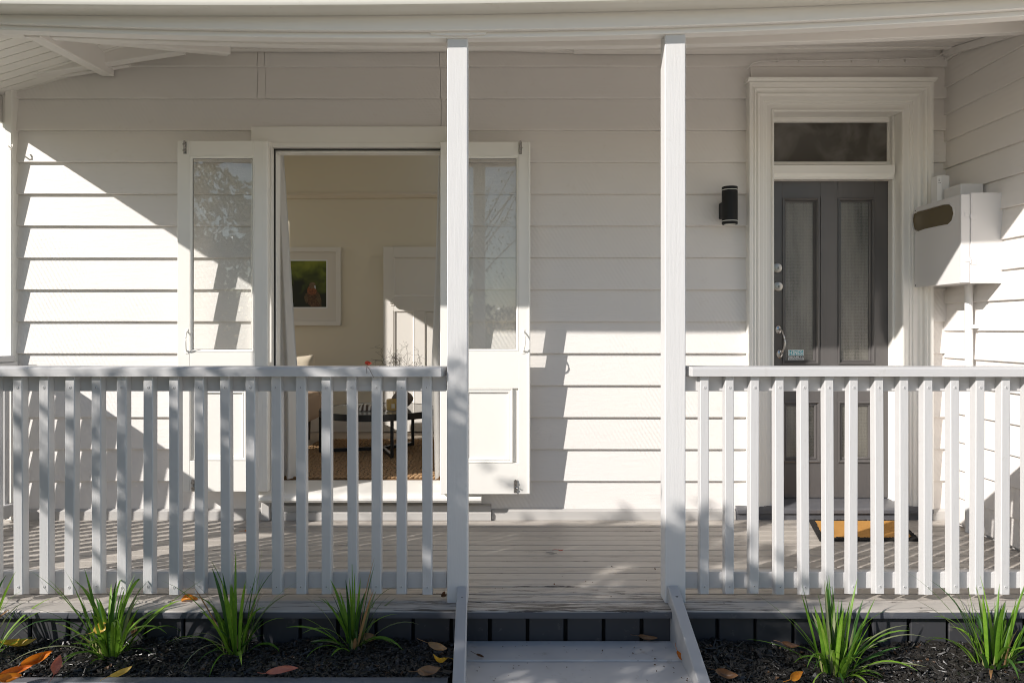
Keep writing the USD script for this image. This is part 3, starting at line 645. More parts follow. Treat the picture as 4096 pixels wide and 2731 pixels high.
# ================================================================== FRENCH DOOR
fd = thing('french_door_frame', 'cream painted frame and thick sill round the open french doorway', 'door frame')
fxl, fxr, fzt = -1.4426, -0.4045, Z(592, 4.46)
cas = [(0, 0), (0, 0.045), (0.004, 0.049), (0.116, 0.049), (0.120, 0.045), (0.120, 0)]
for nm, pc in zip(('jamb_casing', 'head_casing', 'jamb_casing'), frame_pieces(fxl - 0.012, fxr + 0.012, 0.13, fzt + 0.010, cas, YW)):
    obj(nm, pc, m_trim, fd)
for a, b in ((fxl - 0.04, fxl), (fxr, fxr + 0.04)):
    obj('jamb', box(a, b, 4.438, 4.57, 0.13, fzt + 0.03, 0.003), m_trim, fd)
obj('head', box(fxl, fxr, 4.438, 4.57, fzt, fzt + 0.03, 0.003), m_trim, fd)
for a, b, z0, z1 in ((fxl, fxl + 0.008, 0.2, fzt), (fxr - 0.008, fxr, 0.2, fzt), (fxl, fxr, fzt - 0.009, fzt)):
    obj('weather_seal', box(a, b, 4.478, 4.487, z0, z1, 0.001), m_seal, fd)
for a, b, z0, z1 in ((fxl, fxl + 0.012, 0.2, fzt - 0.009), (fxr - 0.012, fxr, 0.2, fzt - 0.009), (fxl + 0.012, fxr - 0.012, fzt - 0.022, fzt - 0.009)):
    obj('stop', box(a, b, 4.49, 4.568, z0, z1, 0.003), m_trim, fd)
xs = np.linspace(-1.517, -0.157, 12)
sp = [(4.665, 0.199), (4.40, 0.186), (4.352, 0.176), (4.337, 0.160), (4.337, 0.146), (4.35, 0.131), (4.665, 0.128)]
obj('sill', runx(sp, xs, wob(xs, 0.001, 4)), m_trim, fd, smooth=40)
obj('sill_step', runx([(4.442, 0.054), (4.437, 0.058), (4.437, 0.090), (4.45, 0.096), (4.493, 0.096), (4.493, 0.054)], np.linspace(-1.45, -0.10, 8)), m_skirt, fd, smooth=25)
obj('sill_step', runx([(4.438, 0.001), (4.428, 0.004), (4.428, 0.047), (4.434, 0.0535), (4.493, 0.0535), (4.493, 0.001)], np.linspace(-1.435, -0.10, 8)), m_skirt, fd, smooth=25)
obj('sill_block', box(-1.505, -1.45, 4.42, 4.49, 0.002, 0.125, 0.006), m_skirt, fd)

def french_leaf(xl, xr, zb, zt, gl, gr, gb, gt, label, handle_x, bolt_x, pl, pr, edge):
    t = thing('french_door_leaf', label, 'door leaf')
    y0, y1 = 4.318, 4.362
    mat = m_trim
    obj('stile', box(xl, gl - 0.012, y0, y1, zb, zt, 0.003), mat, t)
    obj('stile', box(gr + 0.012, xr, y0, y1, zb, zt, 0.003), mat, t)
    obj('top_rail', box(gl - 0.0125, gr + 0.0125, y0 + 0.0006, y1 - 0.0006, gt + 0.012, zt - 0.0005, 0.002), mat, t)
    z_lock = gb - 0.235; z_bot = zb + 0.185
    obj('lock_rail', box(gl - 0.0125, gr + 0.0125, y0 + 0.0006, y1 - 0.0006, z_lock, gb - 0.012, 0.002), mat, t)
    obj('bottom_rail', box(gl - 0.0125, gr + 0.0125, y0 + 0.0006, y1 - 0.0006, zb + 0.0005, z_bot, 0.002), mat, t)
    obj('panel', box(gl - 0.0125, gr + 0.0125, y0 + 0.016, y1 - 0.014, z_bot + 0.001, z_lock - 0.001, 0.002), mat, t)
    mould = [(0, 0), (0, 0.006), (0.006, 0.014), (0.012, 0.011), (0.018, 0.018), (0.024, 0.018), (0.026, 0)]
    obj('panel_moulding', ring4(pl + 0.026, pr - 0.026, z_bot + 0.026, z_lock - 0.026, mould, y0 + 0.016), mat, t)
    bead = [(0.012, -0.03), (0.012, 0.001), (0.008, 0.001), (0.0, -0.012), (0.0, -0.03)]
    obj('glazing_bead', ring4(gl, gr, gb, gt, bead, y0), mat, t)
    obj('putty_line', ring4(gl, gr, gb, gt, [(-0.002, -0.014), (0.001, -0.014), (0.001, -0.019), (-0.002, -0.019)], y0), m_seal, t)
    obj('pane', box(gl - 0.004, gr + 0.004, y0 + 0.020, y0 + 0.0225, gb - 0.004, gt + 0.004, 0.0002), m_glass, t)
    # bow handle
    hz0, hz1 = Z(1405, y0), Z(1325, y0)
    h = [(handle_x, y0 - 0.002, hz1)] + [(handle_x + 0.008 * math.sin(PI * s), y0 - 0.003 - 0.034 * math.sin(PI * s) ** 0.7, hz1 + (hz0 - hz1) * s) for s in np.linspace(0.06, 0.94, 11)] + [(handle_x, y0 - 0.002, hz0)]
    hd = obj('handle', tube(h, 0.0042, 8), m_trim, t, smooth=True)
    for z in (hz1 + 0.004, hz0 - 0.004):
        obj('handle_plate', box(handle_x - 0.008, handle_x + 0.008, y0 - 0.003, y0 + 0.0002, z - 0.010, z + 0.010, 0.001), m_trim, hd)
    # barrel bolts, top and bottom
    for (bx, z0, z1) in bolt_x:
        bb = obj('bolt', box(bx - 0.010, bx + 0.010, y0 - 0.003, y0 + 0.0003, z0, z1, 0.0008), m_brass, t)
        obj('barrel', tube([(bx, y0 - 0.009, z0 + 0.004), (bx, y0 - 0.009, z1 + 0.006)], 0.0048, 10), m_chrome, bb, smooth=40)
        obj('keep', box(bx - 0.009, bx + 0.009, y0 - 0.014, y0 - 0.002, z0 + 0.012, z0 + 0.024, 0.002), m_brass, bb)
        obj('keep', box(bx - 0.009, bx + 0.009, y0 - 0.014, y0 - 0.002, z1 - 0.022, z1 - 0.010, 0.002), m_brass, bb)
        obj('knob', lathe([(0.003, 0), (0.003, 0.008), (0.005, 0.010), (0.004, 0.014)], (0, 0, 0), 8)[0:2] if False else tube([(bx + 0.003, y0 - 0.012, (z0 + z1) / 2), (bx + 0.012, y0 - 0.022, (z0 + z1) / 2 - 0.004)], 0.003, 8), m_chrome, bb)
    obj('meeting_bead', box(edge[0], edge[1], y0 - 0.0035, y0 + 0.006, zb + 0.004, zt - 0.004, 0.0015), mat, t)
    return t
yl = 4.318
french_leaf(X(709, yl), X(1070, yl), Z(1966, yl), Z(563, yl), X(767, yl), X(1007, yl), Z(1398, yl), Z(633, yl),
            'left glazed french door leaf folded back flat against the weatherboards, upper corner in shade', X(748, yl), [(X(740, yl), Z(616, yl), Z(568, yl)), (X(773, yl), Z(1963, yl), Z(1918, yl))], X(800, yl), X(985, yl), (X(1050, yl), X(1066, yl)))
french_leaf(X(1762, yl), X(2121, yl), Z(1976, yl), Z(567, yl), X(1822, yl), X(2065, yl), Z(1396, yl), Z(633, yl),
            'right glazed french door leaf folded back behind the left post, lower panel in sun', X(2094, yl), [(X(2081, yl), Z(618, yl), Z(568, yl)), (X(2062, yl), Z(1970, yl), Z(1920, yl))], X(1850, yl), X(2051, yl), (X(2112, yl), X(2119, yl)))

# the leaf of the side french door, seen at the extreme left
sl = thing('side_door_leaf', 'white door leaf standing open round the left corner of the house', 'door leaf')
y0 = 4.60
obj('stile', box(X(-40, y0), X(33, y0), y0, y0 + 0.04, Z(1427, y0) + 0.002, Z(300, y0), 0.003), m_trim, sl)
obj('sill_rail', box(X(-300, y0), X(45, y0) - 0.02, y0 - 0.02, y0 + 0.035, Z(1455, y0), Z(1427, y0), 0.003), m_trim, sl)
obj('lower_panel', box(X(-300, y0), X(31, y0), y0 + 0.004, y0 + 0.036, Z(2040, y0), Z(1455, y0) - 0.002, 0.003), m_trim, sl)
obj('glazing', box(X(-300, y0), X(-40, y0) - 0.002, y0 + 0.016, y0 + 0.02, Z(1427, y0) + 0.002, Z(330, y0), 0.0005), m_glass, sl)
obj('outer_stile', box(X(-360, y0), X(-300, y0) - 0.002, y0, y0 + 0.04, Z(2040, y0), Z(300, y0), 0.003), m_trim, sl)

# ================================================================== FRONT DOOR
ff = thing('front_door_frame', 'deep moulded cream architrave with fanlight round the dark front door', 'door frame')
dxl, dxr, dzt = 1.642, 2.430, Z(438, 4.42)
prof = [(0, -0.02), (0, 0.026), (0.004, 0.034), (0.012, 0.034), (0.016, 0.022), (0.045, 0.022), (0.048, 0.027), (0.062, 0.027), (0.066, 0.034), (0.092, 0.034), (0.096, 0.040),
        (0.102, 0.048), (0.108, 0.048), (0.112, 0.040), (0.118, 0.042), (0.124, 0.060), (0.132, 0.066), (0.138, 0.060), (0.142, 0.060), (0.150, 0.072), (0.166, 0.074), (0.168, 0.070), (0.168, -0.02)]
for nm, pc in zip(('architrave', 'head_architrave', 'architrave'), frame_pieces(dxl, dxr, 0.075, dzt, prof, YW - 0.002)):
    obj(nm, pc, m_trim, ff, smooth=20)
ox0, ox1, ozt = dxl - 0.168, dxr + 0.168, dzt + 0.168
obj('cap_mould', runx([(YW, 0.0005), (YW - 0.078, 0.0005), (YW - 0.096, 0.010), (YW - 0.098, 0.020), (YW, 0.024)], [ox0 - 0.012, ox1 + 0.012], [ozt, ozt]), m_trim, ff)
for a, b in ((dxl - 0.012, dxl + 0.001), (dxr - 0.001, dxr + 0.012)):
    obj('jamb', box(a, b, 4.475, 4.70, 0.09, dzt + 0.010, 0.0008), m_trim, ff)
obj('jamb_stop', box(dxr - 0.016, dxr - 0.0015, 4.545, 4.70, 0.09, dzt, 0.002), m_trim, ff)
obj('head', box(dxl + 0.0015, dxr - 0.0015, 4.475, 4.70, dzt - 0.0005, dzt + 0.012, 0.0008), m_trim, ff)
gz0, gz1 = Z(648, 4.60), Z(492, 4.60); gxr = X(3547, 4.60)
obj('fanlight_frame', ring4(dxl + 0.012, gxr, gz0, gz1, [(0, 0), (0, 0.018), (0.004, 0.026), (0.02, 0.03), (0.09, 0.032), (0.09, 0)], 4.61), m_trim, ff)
obj('fanlight_pane', box(dxl + 0.005, gxr + 0.006, 4.600, 4.604, gz0 - 0.006, gz1 + 0.006, 0.0005), m_fan, ff)
tz1, tz0 = Z(663, 4.53), Z(714, 4.53)
obj('transom_bar', runx([(4.515, tz0 + 0.028), (4.515, tz1), (4.58, tz1 + 0.02), (4.66, tz1 + 0.02), (4.66, tz0 - 0.004), (4.535, tz0 - 0.004), (4.535, tz0 + 0.012)], [dxl + 0.001, dxr - 0.017]), m_trim, ff)
th = [(4.70, 0.100), (4.56, 0.098), (4.445, 0.080), (4.430, 0.066), (4.430, 0.046), (4.447, 0.040), (4.452, 0.001), (4.70, 0.001)]
obj('threshold', runx(th, np.linspace(1.405, 2.605, 6)), m_thr, ff, smooth=40)

dr = thing('front_door', 'dark grey four panel front door with obscure glass panes', 'door')
YDR = 4.60
dz0, dz1 = 0.103, Z(719, YDR)
dx0, dx1 = dxl - 0.004, X(3567, YDR)
ul = (1.7695, 1.945, 0.975, 1.9755); ur = (2.1225, 2.298, 0.975, 1.9755); ll = (1.776, 1.950, 0.358, 0.682); lr = (2.128, 2.294, 0.358, 0.682)
xsplit = [dx0, 1.744, 1.986, 2.096, 2.326, dx1]
zs_ = [dz0, 0.328, 0.718, 0.948, 2.006, dz1]
for a, b in ((dx0, 1.744), (1.986, 2.096), (2.326, dx1)):
    obj('stile', box(a, b, YDR, YDR + 0.042, dz0, dz1, 0.002), m_door, dr)
for a, b in ((1.7435, 1.9865), (2.0955, 2.3265)):
    for z0, z1 in ((dz0, 0.328), (0.718, 0.948), (2.006, dz1)):
        obj('rail', box(a, b, YDR + 0.0006, YDR + 0.0414, z0 + 0.0004, z1 - 0.0004, 0.001), m_door, dr)
for (a, b, z0, z1), (oa, ob, oz0, oz1) in zip((ul, ur, ll, lr), ((1.744, 1.986, 0.948, 2.006), (2.096, 2.326, 0.948, 2.006), (1.744, 1.986, 0.328, 0.718), (2.096, 2.326, 0.328, 0.718))):
    u = min(a - oa, ob - b)
    pr = [(0, -0.022), (0, -0.012), (u * 0.25, -0.004), (u * 0.45, -0.006), (u * 0.55, 0.004), (u * 0.8, 0.010), (u, 0.008), (u, -0.022)]
    obj('bolection_moulding', ring4(a, b, z0, z1, pr, YDR), m_door, dr, smooth=25)
    obj('filler', ring4(a, b, z0, z1, [(u - 0.001, -0.03), (u - 0.001, 0.0005), (u + 0.012, 0.0005), (u + 0.012, -0.03)], YDR), m_door, dr)
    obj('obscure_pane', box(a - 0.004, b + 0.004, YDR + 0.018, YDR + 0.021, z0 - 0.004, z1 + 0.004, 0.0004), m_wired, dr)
for px, py in ((3109, 1072), (3112, 1146)):
    c = P(px, py, YDR - 0.001)
    v, f = lathe([(0.031, 0), (0.031, 0.004), (0.027, 0.009), (0.020, 0.010), (0.019, 0.014), (0.010, 0.015)], (0, 0, 0), 24)
    lk = obj('lock', (np.column_stack([v[:, 0] + c[0], c[1] - v[:, 2], v[:, 1] + c[2]]), f[:, ::-1]), m_brass, dr, smooth=35)
    obj('keyhole', box(c[0] - 0.002, c[0] + 0.002, c[1] - 0.017, c[1] - 0.014, c[2] - 0.008, c[2] + 0.006, 0.0005), m_dark, lk)
a, b = P(3114, 1318, YDR), P(3119, 1415, YDR)
hp = [(a[0] + 0.002, YDR - 0.004, a[2] + 0.008)] + [(a[0] + 0.010 + 0.010 * math.sin(PI * s), YDR - 0.012 - 0.040 * math.sin(PI * s) ** 0.6, a[2] + (b[2] - a[2]) * s) for s in np.linspace(0.03, 0.97, 13)] + [(b[0], YDR - 0.004, b[2] - 0.008)]
hd = obj('pull_handle', tube(hp, 0.0068, 12), m_chrome, dr, smooth=True)
for c in (a, b):
    v, f = lathe([(0.021, 0), (0.021, 0.003), (0.017, 0.007), (0.008, 0.010)], (0, 0, 0), 20)
    obj('handle_rose', (np.column_stack([v[:, 0] + c[0], YDR - v[:, 2], v[:, 1] * 1.3 + c[2]]), f[:, ::-1]), m_chrome, hd, smooth=35)
# alarm company sticker on the left pane
sx0, sx1 = X(3159, 4.588), X(3222, 4.588); sz1, sz0 = Z(1399, 4.588), Z(1449, 4.588)
sg = thing('security_sticker', 'small white teal and black alarm sign low on the front door glass', 'sign')
sw = sx1 - sx0; sh = sz1 - sz0
obj('plate', box(sx0, sx1, 4.6150, 4.6172, sz0, sz1, 0.0006), m_paper, sg)
obj('teal_band', box(sx0 + 0.004, sx1 - 0.004, 4.6142, 4.6152, sz0 + sh * 0.56, sz1 - 0.003, 0.0002), m_teal, sg)
obj('black_band', box(sx0 + 0.002, sx1 - 0.002, 4.6142, 4.6152, sz0 + sh * 0.33, sz0 + sh * 0.54, 0.0002), m_signblk, sg)
def lettering(text, xc, z, h, y, mat, parent, name, wmax, bold=True):
    m = meshkit.text_mesh(text, h, 0.0006, bold)
    v = np.array(m.vertices); w = v[:, 0].max() - v[:, 0].min(); s = min(1, wmax / w) if wmax else 1
    v[:, 0] = (v[:, 0] - (v[:, 0].max() + v[:, 0].min()) / 2) * (wmax / w if wmax else 1)
    obj(name, (np.column_stack([v[:, 0] + xc, y - v[:, 2], v[:, 1] + z]), np.array(m.faces)), mat, parent)
xc = (sx0 + sx1) / 2
lettering('HINES', xc, sz0 + sh * 0.61, sh * 0.30, 4.614, m_paper, sg, 'lettering', sw * 0.84)
lettering('SECURITY', xc, sz0 + sh * 0.365, sh * 0.14, 4.614, m_paper, sg, 'lettering', sw * 0.90)
lettering('MONITORED PREMISES', xc, sz0 + sh * 0.21, sh * 0.075, 4.6148, m_signblk, sg, 'lettering', sw * 0.90)
lettering('PH: 0800 BURGLAR', xc, sz0 + sh * 0.06, sh * 0.08, 4.6148, m_signgrey, sg, 'lettering', sw * 0.86)

# hall behind the front door (dark)
hall = thing('hall', kind='structure')
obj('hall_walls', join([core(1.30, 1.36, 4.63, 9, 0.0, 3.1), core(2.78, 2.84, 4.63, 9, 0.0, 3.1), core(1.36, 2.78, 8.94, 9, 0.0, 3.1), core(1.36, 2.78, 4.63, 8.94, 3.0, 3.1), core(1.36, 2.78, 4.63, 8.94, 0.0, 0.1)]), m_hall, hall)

# ================================================================== LIVING ROOM
FZ = 0.195
room = thing('living_room', kind='structure')
YB2 = 6.90
so0, so1, soz = 4.75, 5.52, 2.653            # side opening
obj('room_wall', join([core(-3.03, 0.9, YB2, YB2 + 0.1, 0, 3.1)]), m_room, room)
obj('room_wall', join([core(-3.03, -2.97, 4.62, so0, 0, 3.1), core(-3.03, -2.97, so1, 6.22, 0, 3.1), core(-3.03, -2.97, 6.80, YB2, 0, 3.1), core(-3.03, -2.97, 6.22, 6.80, 0, 0.5), core(-3.03, -2.97, 6.22, 6.80, 2.8, 3.1), core(-3.03, -2.97, so0, so1, soz, 3.1), core(0.9, 1.0, 4.62, YB2 + 0.1, 0, 3.1)]), m_room, room)  # rear side opening added out of view to brighten the room
obj('room_wall', join([core(-2.97, fxl - 0.05, 4.622, 4.64, 0, 3.1), core(fxr + 0.05, 0.9, 4.622, 4.64, 0, 3.1), core(fxl - 0.05, fxr + 0.05, 4.622, 4.64, 2.45, 3.1)]), m_room, room)
obj('ceiling', join([core(-3.1, -0.55, 4.622, YB2 + 0.1, 3.05, 3.15), core(-0.55, 1.0, 4.622, 4.85, 3.05, 3.15), core(-0.55, 1.0, 6.75, YB2 + 0.1, 3.05, 3.15), core(0.89, 1.0, 4.85, 6.75, 3.05, 3.15)]), m_rtrim, room)   # unseen hole on the right, added to let sun bounce inside
obj('carpet', core(-3.03, 0.9, 4.665, YB2, 0.10, FZ), m_carpet, room)
pz = Z(797, YB2 - 0.02)
obj('picture_rail', runx([(YB2, 0), (YB2 - 0.018, 0.004), (YB2 - 0.03, 0.03), (YB2 - 0.02, 0.055), (YB2, 0.06)], [-2.96, 0.9], [pz, pz + 0.02]), m_picrail, room)
obj('skirting', box(-2.96, X(1533, 6.86), YB2 - 0.018, YB2, FZ, FZ + 0.145, 0.003), m_rtrim, room)
obj('skirting', box(-0.33, 0.89, YB2 - 0.018, YB2, FZ, FZ + 0.145, 0.003), m_rtrim, room)

idr = thing('interior_door', 'cream panelled interior door at the back of the room, half in sun', 'door')
yd = 6.83; ix0 = X(1533, yd); ix1 = ix0 + 0.80; iz1 = Z(987, yd); iz0 = FZ + 0.008
p_t = (X(1574, yd), ix1 - 0.10, Z(1186, yd), Z(1028, yd)); p_l = (X(1577, yd), X(1657, yd), Z(1660, yd), Z(1244, yd)); p_m = (X(1698, yd), X(1698, yd) + 0.195, Z(1660, yd), Z(1244, yd)); 
obj('door_slab', box(ix0, ix1, yd + 0.012, yd + 0.045, iz0, iz1, 0.002), m_rtrim, idr)
def slabs(x0, x1, z0, z1): obj('rail', box(x0, x1, yd, yd + 0.0125, z0, z1, 0.003), m_rtrim, idr)
slabs(ix0, p_t[0], iz0, iz1); slabs(p_t[1], ix1, iz0, iz1); slabs(p_t[0] + 0.0005, p_t[1] - 0.0005, p_t[3], iz1 - 0.0005); slabs(p_t[0] + 0.0005, p_t[1] - 0.0005, p_l[3], p_t[2]); slabs(p_t[0] + 0.0005, p_t[1] - 0.0005, iz0 + 0.0005, p_l[2])
slabs(p_l[1], p_m[0], p_l[2] + 0.0005, p_l[3] - 0.0005)
for (a, b, c, d) in (p_t, p_l, p_m):
    obj('panel_moulding', ring4(a + 0.014, b - 0.014, c + 0.014, d - 0.014, [(0, 0), (0.004, 0.006), (0.012, 0.014), (0.016, 0.014), (0.016, 0)], yd + 0.0122), m_rtrim, idr)
kc = P(1570, 1212, yd - 0.001)
obj('knob_plate', box(kc[0] - 0.018, kc[0] + 0.018, yd - 0.006, yd + 0.001, kc[2] - 0.026, kc[2] + 0.030, 0.002), m_rtrim, idr)
v, f = lathe([(0.010, 0), (0.010, 0.025), (0.022, 0.034), (0.024, 0.045), (0.016, 0.058), (0.004, 0.060)], (0, 0, 0), 18)
obj('knob', (np.column_stack([v[:, 0] + kc[0], yd - 0.004 - v[:, 2], v[:, 1] + kc[2] + 0.008]), f[:, ::-1]), m_rtrim, idr, smooth=40)

# framed bird photograph
fp = thing('framed_picture', 'white framed photograph of a brown bird on a dark green background', 'picture')
yp = YB2 - 0.035
fx0, fx1, fz0, fz1 = X(1085, yp), X(1362, yp), Z(1302, yp), Z(988, yp)
obj('frame', ring4(fx0 + 0.045, fx1 - 0.045, fz0 + 0.045, fz1 - 0.045, [(0, 0), (0, 0.022), (0.003, 0.026), (0.045, 0.026), (0.045, 0)], yp + 0.03), m_rtrim, fp)
obj('mount', box(fx0 + 0.04, fx1 - 0.04, yp + 0.018, yp + 0.022, fz0 + 0.04, fz1 - 0.04, 0.0003), plain('mount_card', (0.74, 0.69, 0.62), 0.8), fp)
bx0, bx1, bz0, bz1 = X(1140, yp), X(1303, yp), Z(1228, yp), Z(1043, yp)
m_print = M('print_ground', {'g': ('geometry', {}), 'n': ('noise_texture', {'scale': 7.0, 'detail': 2.5, 'distortion': 0.4}), 'x': ('separate_xyz', {}),
                             'mr': ('map_range', {'from_min': bz0, 'from_max': bz1, 'to_min': -0.30, 'to_max': 0.16, 'clamp': True}), 'a': ('math', {'math_type': 'add'}),
                             'r': ('rgb_ramp', {'ramp': [(0, (0.008, 0.011, 0.005)), (0.36, (0.014, 0.018, 0.006)), (0.55, (0.085, 0.110, 0.012)), (0.75, (0.22, 0.25, 0.025)), (1, (0.26, 0.29, 0.05))]}),
                             'p': ('principled_bsdf', {'roughness': 0.35})},
            [('g.position', 'n.vector'), ('g.position', 'x.vector'), ('x.z', 'mr.value'), ('n.fac', 'a.value1'), ('mr.result', 'a.value2'), ('a.value', 'r.fac'), ('r.color', 'p.base_color')], 'p.BSDF')
prn = obj('print', box(bx0, bx1, yp + 0.0165, yp + 0.0185, bz0, bz1, 0.0003), m_print, fp)
obj('print_border', ring4(bx0, bx1, bz0, bz1, [(0, 0), (0, 0.002), (0.012, 0.002), (0.012, 0)], yp + 0.019), m_paper, fp)
def bp(pts): return [(X(1030 + a / 2.8, yp), Z(940 + b / 2.8, yp)) for a, b in pts]
def mottle(name, stops, sc):
    return M(name, {'g': ('geometry', {}), 'n': ('noise_texture', {'scale': sc, 'detail': 5.0, 'roughness': 0.7}), 'r': ('rgb_ramp', {'ramp': stops}), 'p': ('principled_bsdf', {'roughness': 0.35})},
             [('g.position', 'n.vector'), ('n.fac', 'r.fac'), ('r.color', 'p.base_color')], 'p.BSDF')
m_b1 = mottle('print_bird_body', [(0.3, (0.022, 0.010, 0.005)), (0.5, (0.09, 0.042, 0.018)), (0.7, (0.22, 0.12, 0.055))], 60)
m_b2 = mottle('print_bird_neck', [(0.3, (0.08, 0.022, 0.010)), (0.55, (0.26, 0.085, 0.03)), (0.7, (0.36, 0.16, 0.06))], 70)
m_b3 = mottle('print_bird_head', [(0.3, (0.09, 0.045, 0.022)), (0.6, (0.22, 0.14, 0.08))], 80)
m_b4 = mottle('print_bird_wing', [(0.3, (0.03, 0.018, 0.009)), (0.6, (0.14, 0.09, 0.045))], 70)
obj('bird_body', flat(bp([(560, 640), (600, 612), (650, 618), (690, 660), (708, 720), (712, 803), (600, 803), (560, 770), (528, 700), (530, 660)]), yp + 0.0160, 0.0006), m_b1, prn)
obj('bird_neck', flat(bp([(552, 600), (580, 560), (640, 580), (662, 625), (640, 665), (590, 672), (552, 640)]), yp + 0.0152, 0.0006), m_b2, prn)
obj('bird_head', flat(bp([(572, 560), (584, 536), (610, 527), (634, 533), (646, 552), (640, 590), (600, 600), (574, 590)]), yp + 0.0144, 0.0006), m_b3, prn)
obj('bird_beak', flat(bp([(628, 562), (648, 568), (652, 590), (644, 606), (630, 588)]), yp + 0.0136, 0.0006), m_signgrey, prn)
obj('bird_wing', flat(bp([(518, 690), (532, 655), (556, 680), (560, 740), (540, 765), (524, 735)]), yp + 0.0148, 0.0006), m_b4, prn)
obj('bird_wing', flat(bp([(648, 690), (670, 655), (696, 680), (712, 760), (708, 803), (690, 770), (660, 730)]), yp + 0.0148, 0.0006), m_b4, prn)
obj('bird_eye', flat(bp([(612, 556), (617, 552), (622, 556), (617, 561)]), yp + 0.0132, 0.0006), m_signblk, prn)

# rug of braided jute rows
rug = thing('jute_rug', 'braided natural jute rug on the carpet inside the doorway', 'rug')
def lobe(c, L, W, H, ang):
    t = np.arange(6) * PI / 3; vs = []
    for zz_, r in ((0.0, 0.7), (0.5, 1.0), (0.85, 0.62)):
        vs += [(L / 2 * r * math.cos(a), W / 2 * r * math.sin(a), H * zz_) for a in t]
    vs.append((0, 0, H)); v = np.array(vs)
    f = []
    for k in range(2):
        for i in range(6):
            j = (i + 1) % 6; a = k * 6; f += [[a + i, a + j, a + 6 + j], [a + i, a + 6 + j, a + 6 + i]]
    f += [[12 + i, 12 + (i + 1) % 6, 18] for i in range(6)]
    ca, sa = math.cos(ang), math.sin(ang)
    v = np.column_stack([v[:, 0] * ca - v[:, 1] * sa + c[0], v[:, 0] * sa + v[:, 1] * ca + c[1], v[:, 2] + c[2]])
    return v, np.array(f)
rgx0, rgx1 = -1.62, 0.1
obj('backing', box(rgx0 - 0.01, rgx1, 4.70, 6.36, FZ + 0.0005, FZ + 0.006, 0.001), m_jutebase, rug)
y = 4.705; rr = 0
while y < 6.34:
    ps = []
    x = rgx0 + R.uniform(0, 0.02)
    while x < rgx1 - 0.02:
        for sgn, oy in ((1, 0.018), (-1, 0.048)):
            ps.append(lobe((x + R.uniform(-0.003, 0.003), y + oy, FZ + 0.005), 0.044, 0.023, 0.014, sgn * 0.62 + R.uniform(-0.1, 0.1)))
        x += 0.030
    obj('braid_row', join(ps), m_jute, rug, smooth=True); y += 0.066; rr += 1

# coffee table
tb = thing('coffee_table', 'round black framed coffee table with glass top', 'table')
tcx, tcy, trr = -1.03, 5.78, 0.46
tz = Z(1640, 5.64)
t_ = np.arange(41) * 2 * PI / 40
rim = [np.array([(tcx + (trr + a) * math.cos(q), tcy + (trr + a) * math.sin(q), tz + b) for a, b in ((0, -0.05), (0, 0), (-0.012, 0.0), (-0.012, -0.05))]) for q in t_]
obj('rim', loft(rim), m_black, tb, smooth=30)
obj('glass_top', lathe([(trr - 0.013, -0.010), (trr - 0.013, -0.002)], (tcx, tcy, tz), 40), m_tabletop, tb)
legs = [(-1.453, 5.64), (-0.781, 5.978), (-0.86, 5.40)]
for lx_, ly_ in legs:
    obj('leg', box(lx_ - 0.012, lx_ + 0.012, ly_ - 0.012, ly_ + 0.012, FZ + 0.02, tz - 0.004, 0.002), m_black, tb)
    a = np.array([lx_, ly_]); b = np.array([-0.993, 5.76]); d = (b - a) / np.linalg.norm(b - a); s = np.array([-d[1], d[0]]) * 0.012
    ring_ = lambda p, : np.array([(p[0] - s[0], p[1] - s[1], FZ + 0.02), (p[0] + s[0], p[1] + s[1], FZ + 0.02), (p[0] + s[0], p[1] + s[1], FZ + 0.045), (p[0] - s[0], p[1] - s[1], FZ + 0.045)])
    obj('base_bar', loft([ring_(a), ring_(b)], np.array([[0, 1, 2], [0, 2, 3]])), m_black, tb)
cj = thing('candle_jar', 'amber glass candle jar with pale label on the coffee table', 'candle')
cp = P(1567, 1634, 5.62)
cp[2] = tz
obj('jar', lathe([(0.034, 0), (0.041, 0.006), (0.042, 0.08), (0.040, 0.088), (0.037, 0.086), (0.037, 0.03)], cp, 24), m_amber, cj, smooth=40)
obj('jar_label', flat([(cp[0] + 0.004, cp[2] + 0.022), (cp[0] + 0.030, cp[2] + 0.022), (cp[0] + 0.030, cp[2] + 0.055), (cp[0] + 0.004, cp[2] + 0.055)], cp[1] - 0.0425, 0.004), m_wax, cj)
vs_ = thing('clay_vase', 'round brown clay vase on the coffee table behind the candle', 'vase')
vp = np.array([X(1610, 5.85), 5.85, tz])
obj('body', lathe([(0.035, 0), (0.060, 0.02), (0.085, 0.055), (0.088, 0.075), (0.070, 0.105), (0.035, 0.130), (0.018, 0.138), (0.018, 0.15), (0.012, 0.15)], vp, 28), m_vase, vs_, smooth=40)
tw = thing('dry_twigs', 'bare curly twigs standing in the clay vase', 'twigs')
tps = []
def grow(p, d, L, r, depth):
    pts = [p.copy()]
    nseg = 6
    for i in range(nseg):
        d = d + rng.normal(0, 0.42, 3) * [1, 0.6, 0.8]; d[2] += 0.02; d /= np.linalg.norm(d)
        p = p + d * L / nseg; pts.append(p.copy())
        if depth < 3 and rng.random() < 0.5:
            grow(p.copy(), d + rng.normal(0, 0.8, 3), L * 0.62, r * 0.7, depth + 1)
    tps.append(tube(pts, r, 4))
for i in range(8):
    a = rng.uniform(0, 2 * PI)
    grow(vp + [0, 0, 0.14], np.array([0.6 * math.cos(a) - 0.15, 0.4 * math.sin(a), 1.0]), 0.27, 0.0017, 0)
obj('twig', join(tps), m_twig, tw)
ct = thing('folded_cloth', 'striped cloth lying folded on the coffee table left of the candle', 'cloth')
cl = P(1478, 1640, 5.64)
gxn, gyn = 24, 10; vv = []
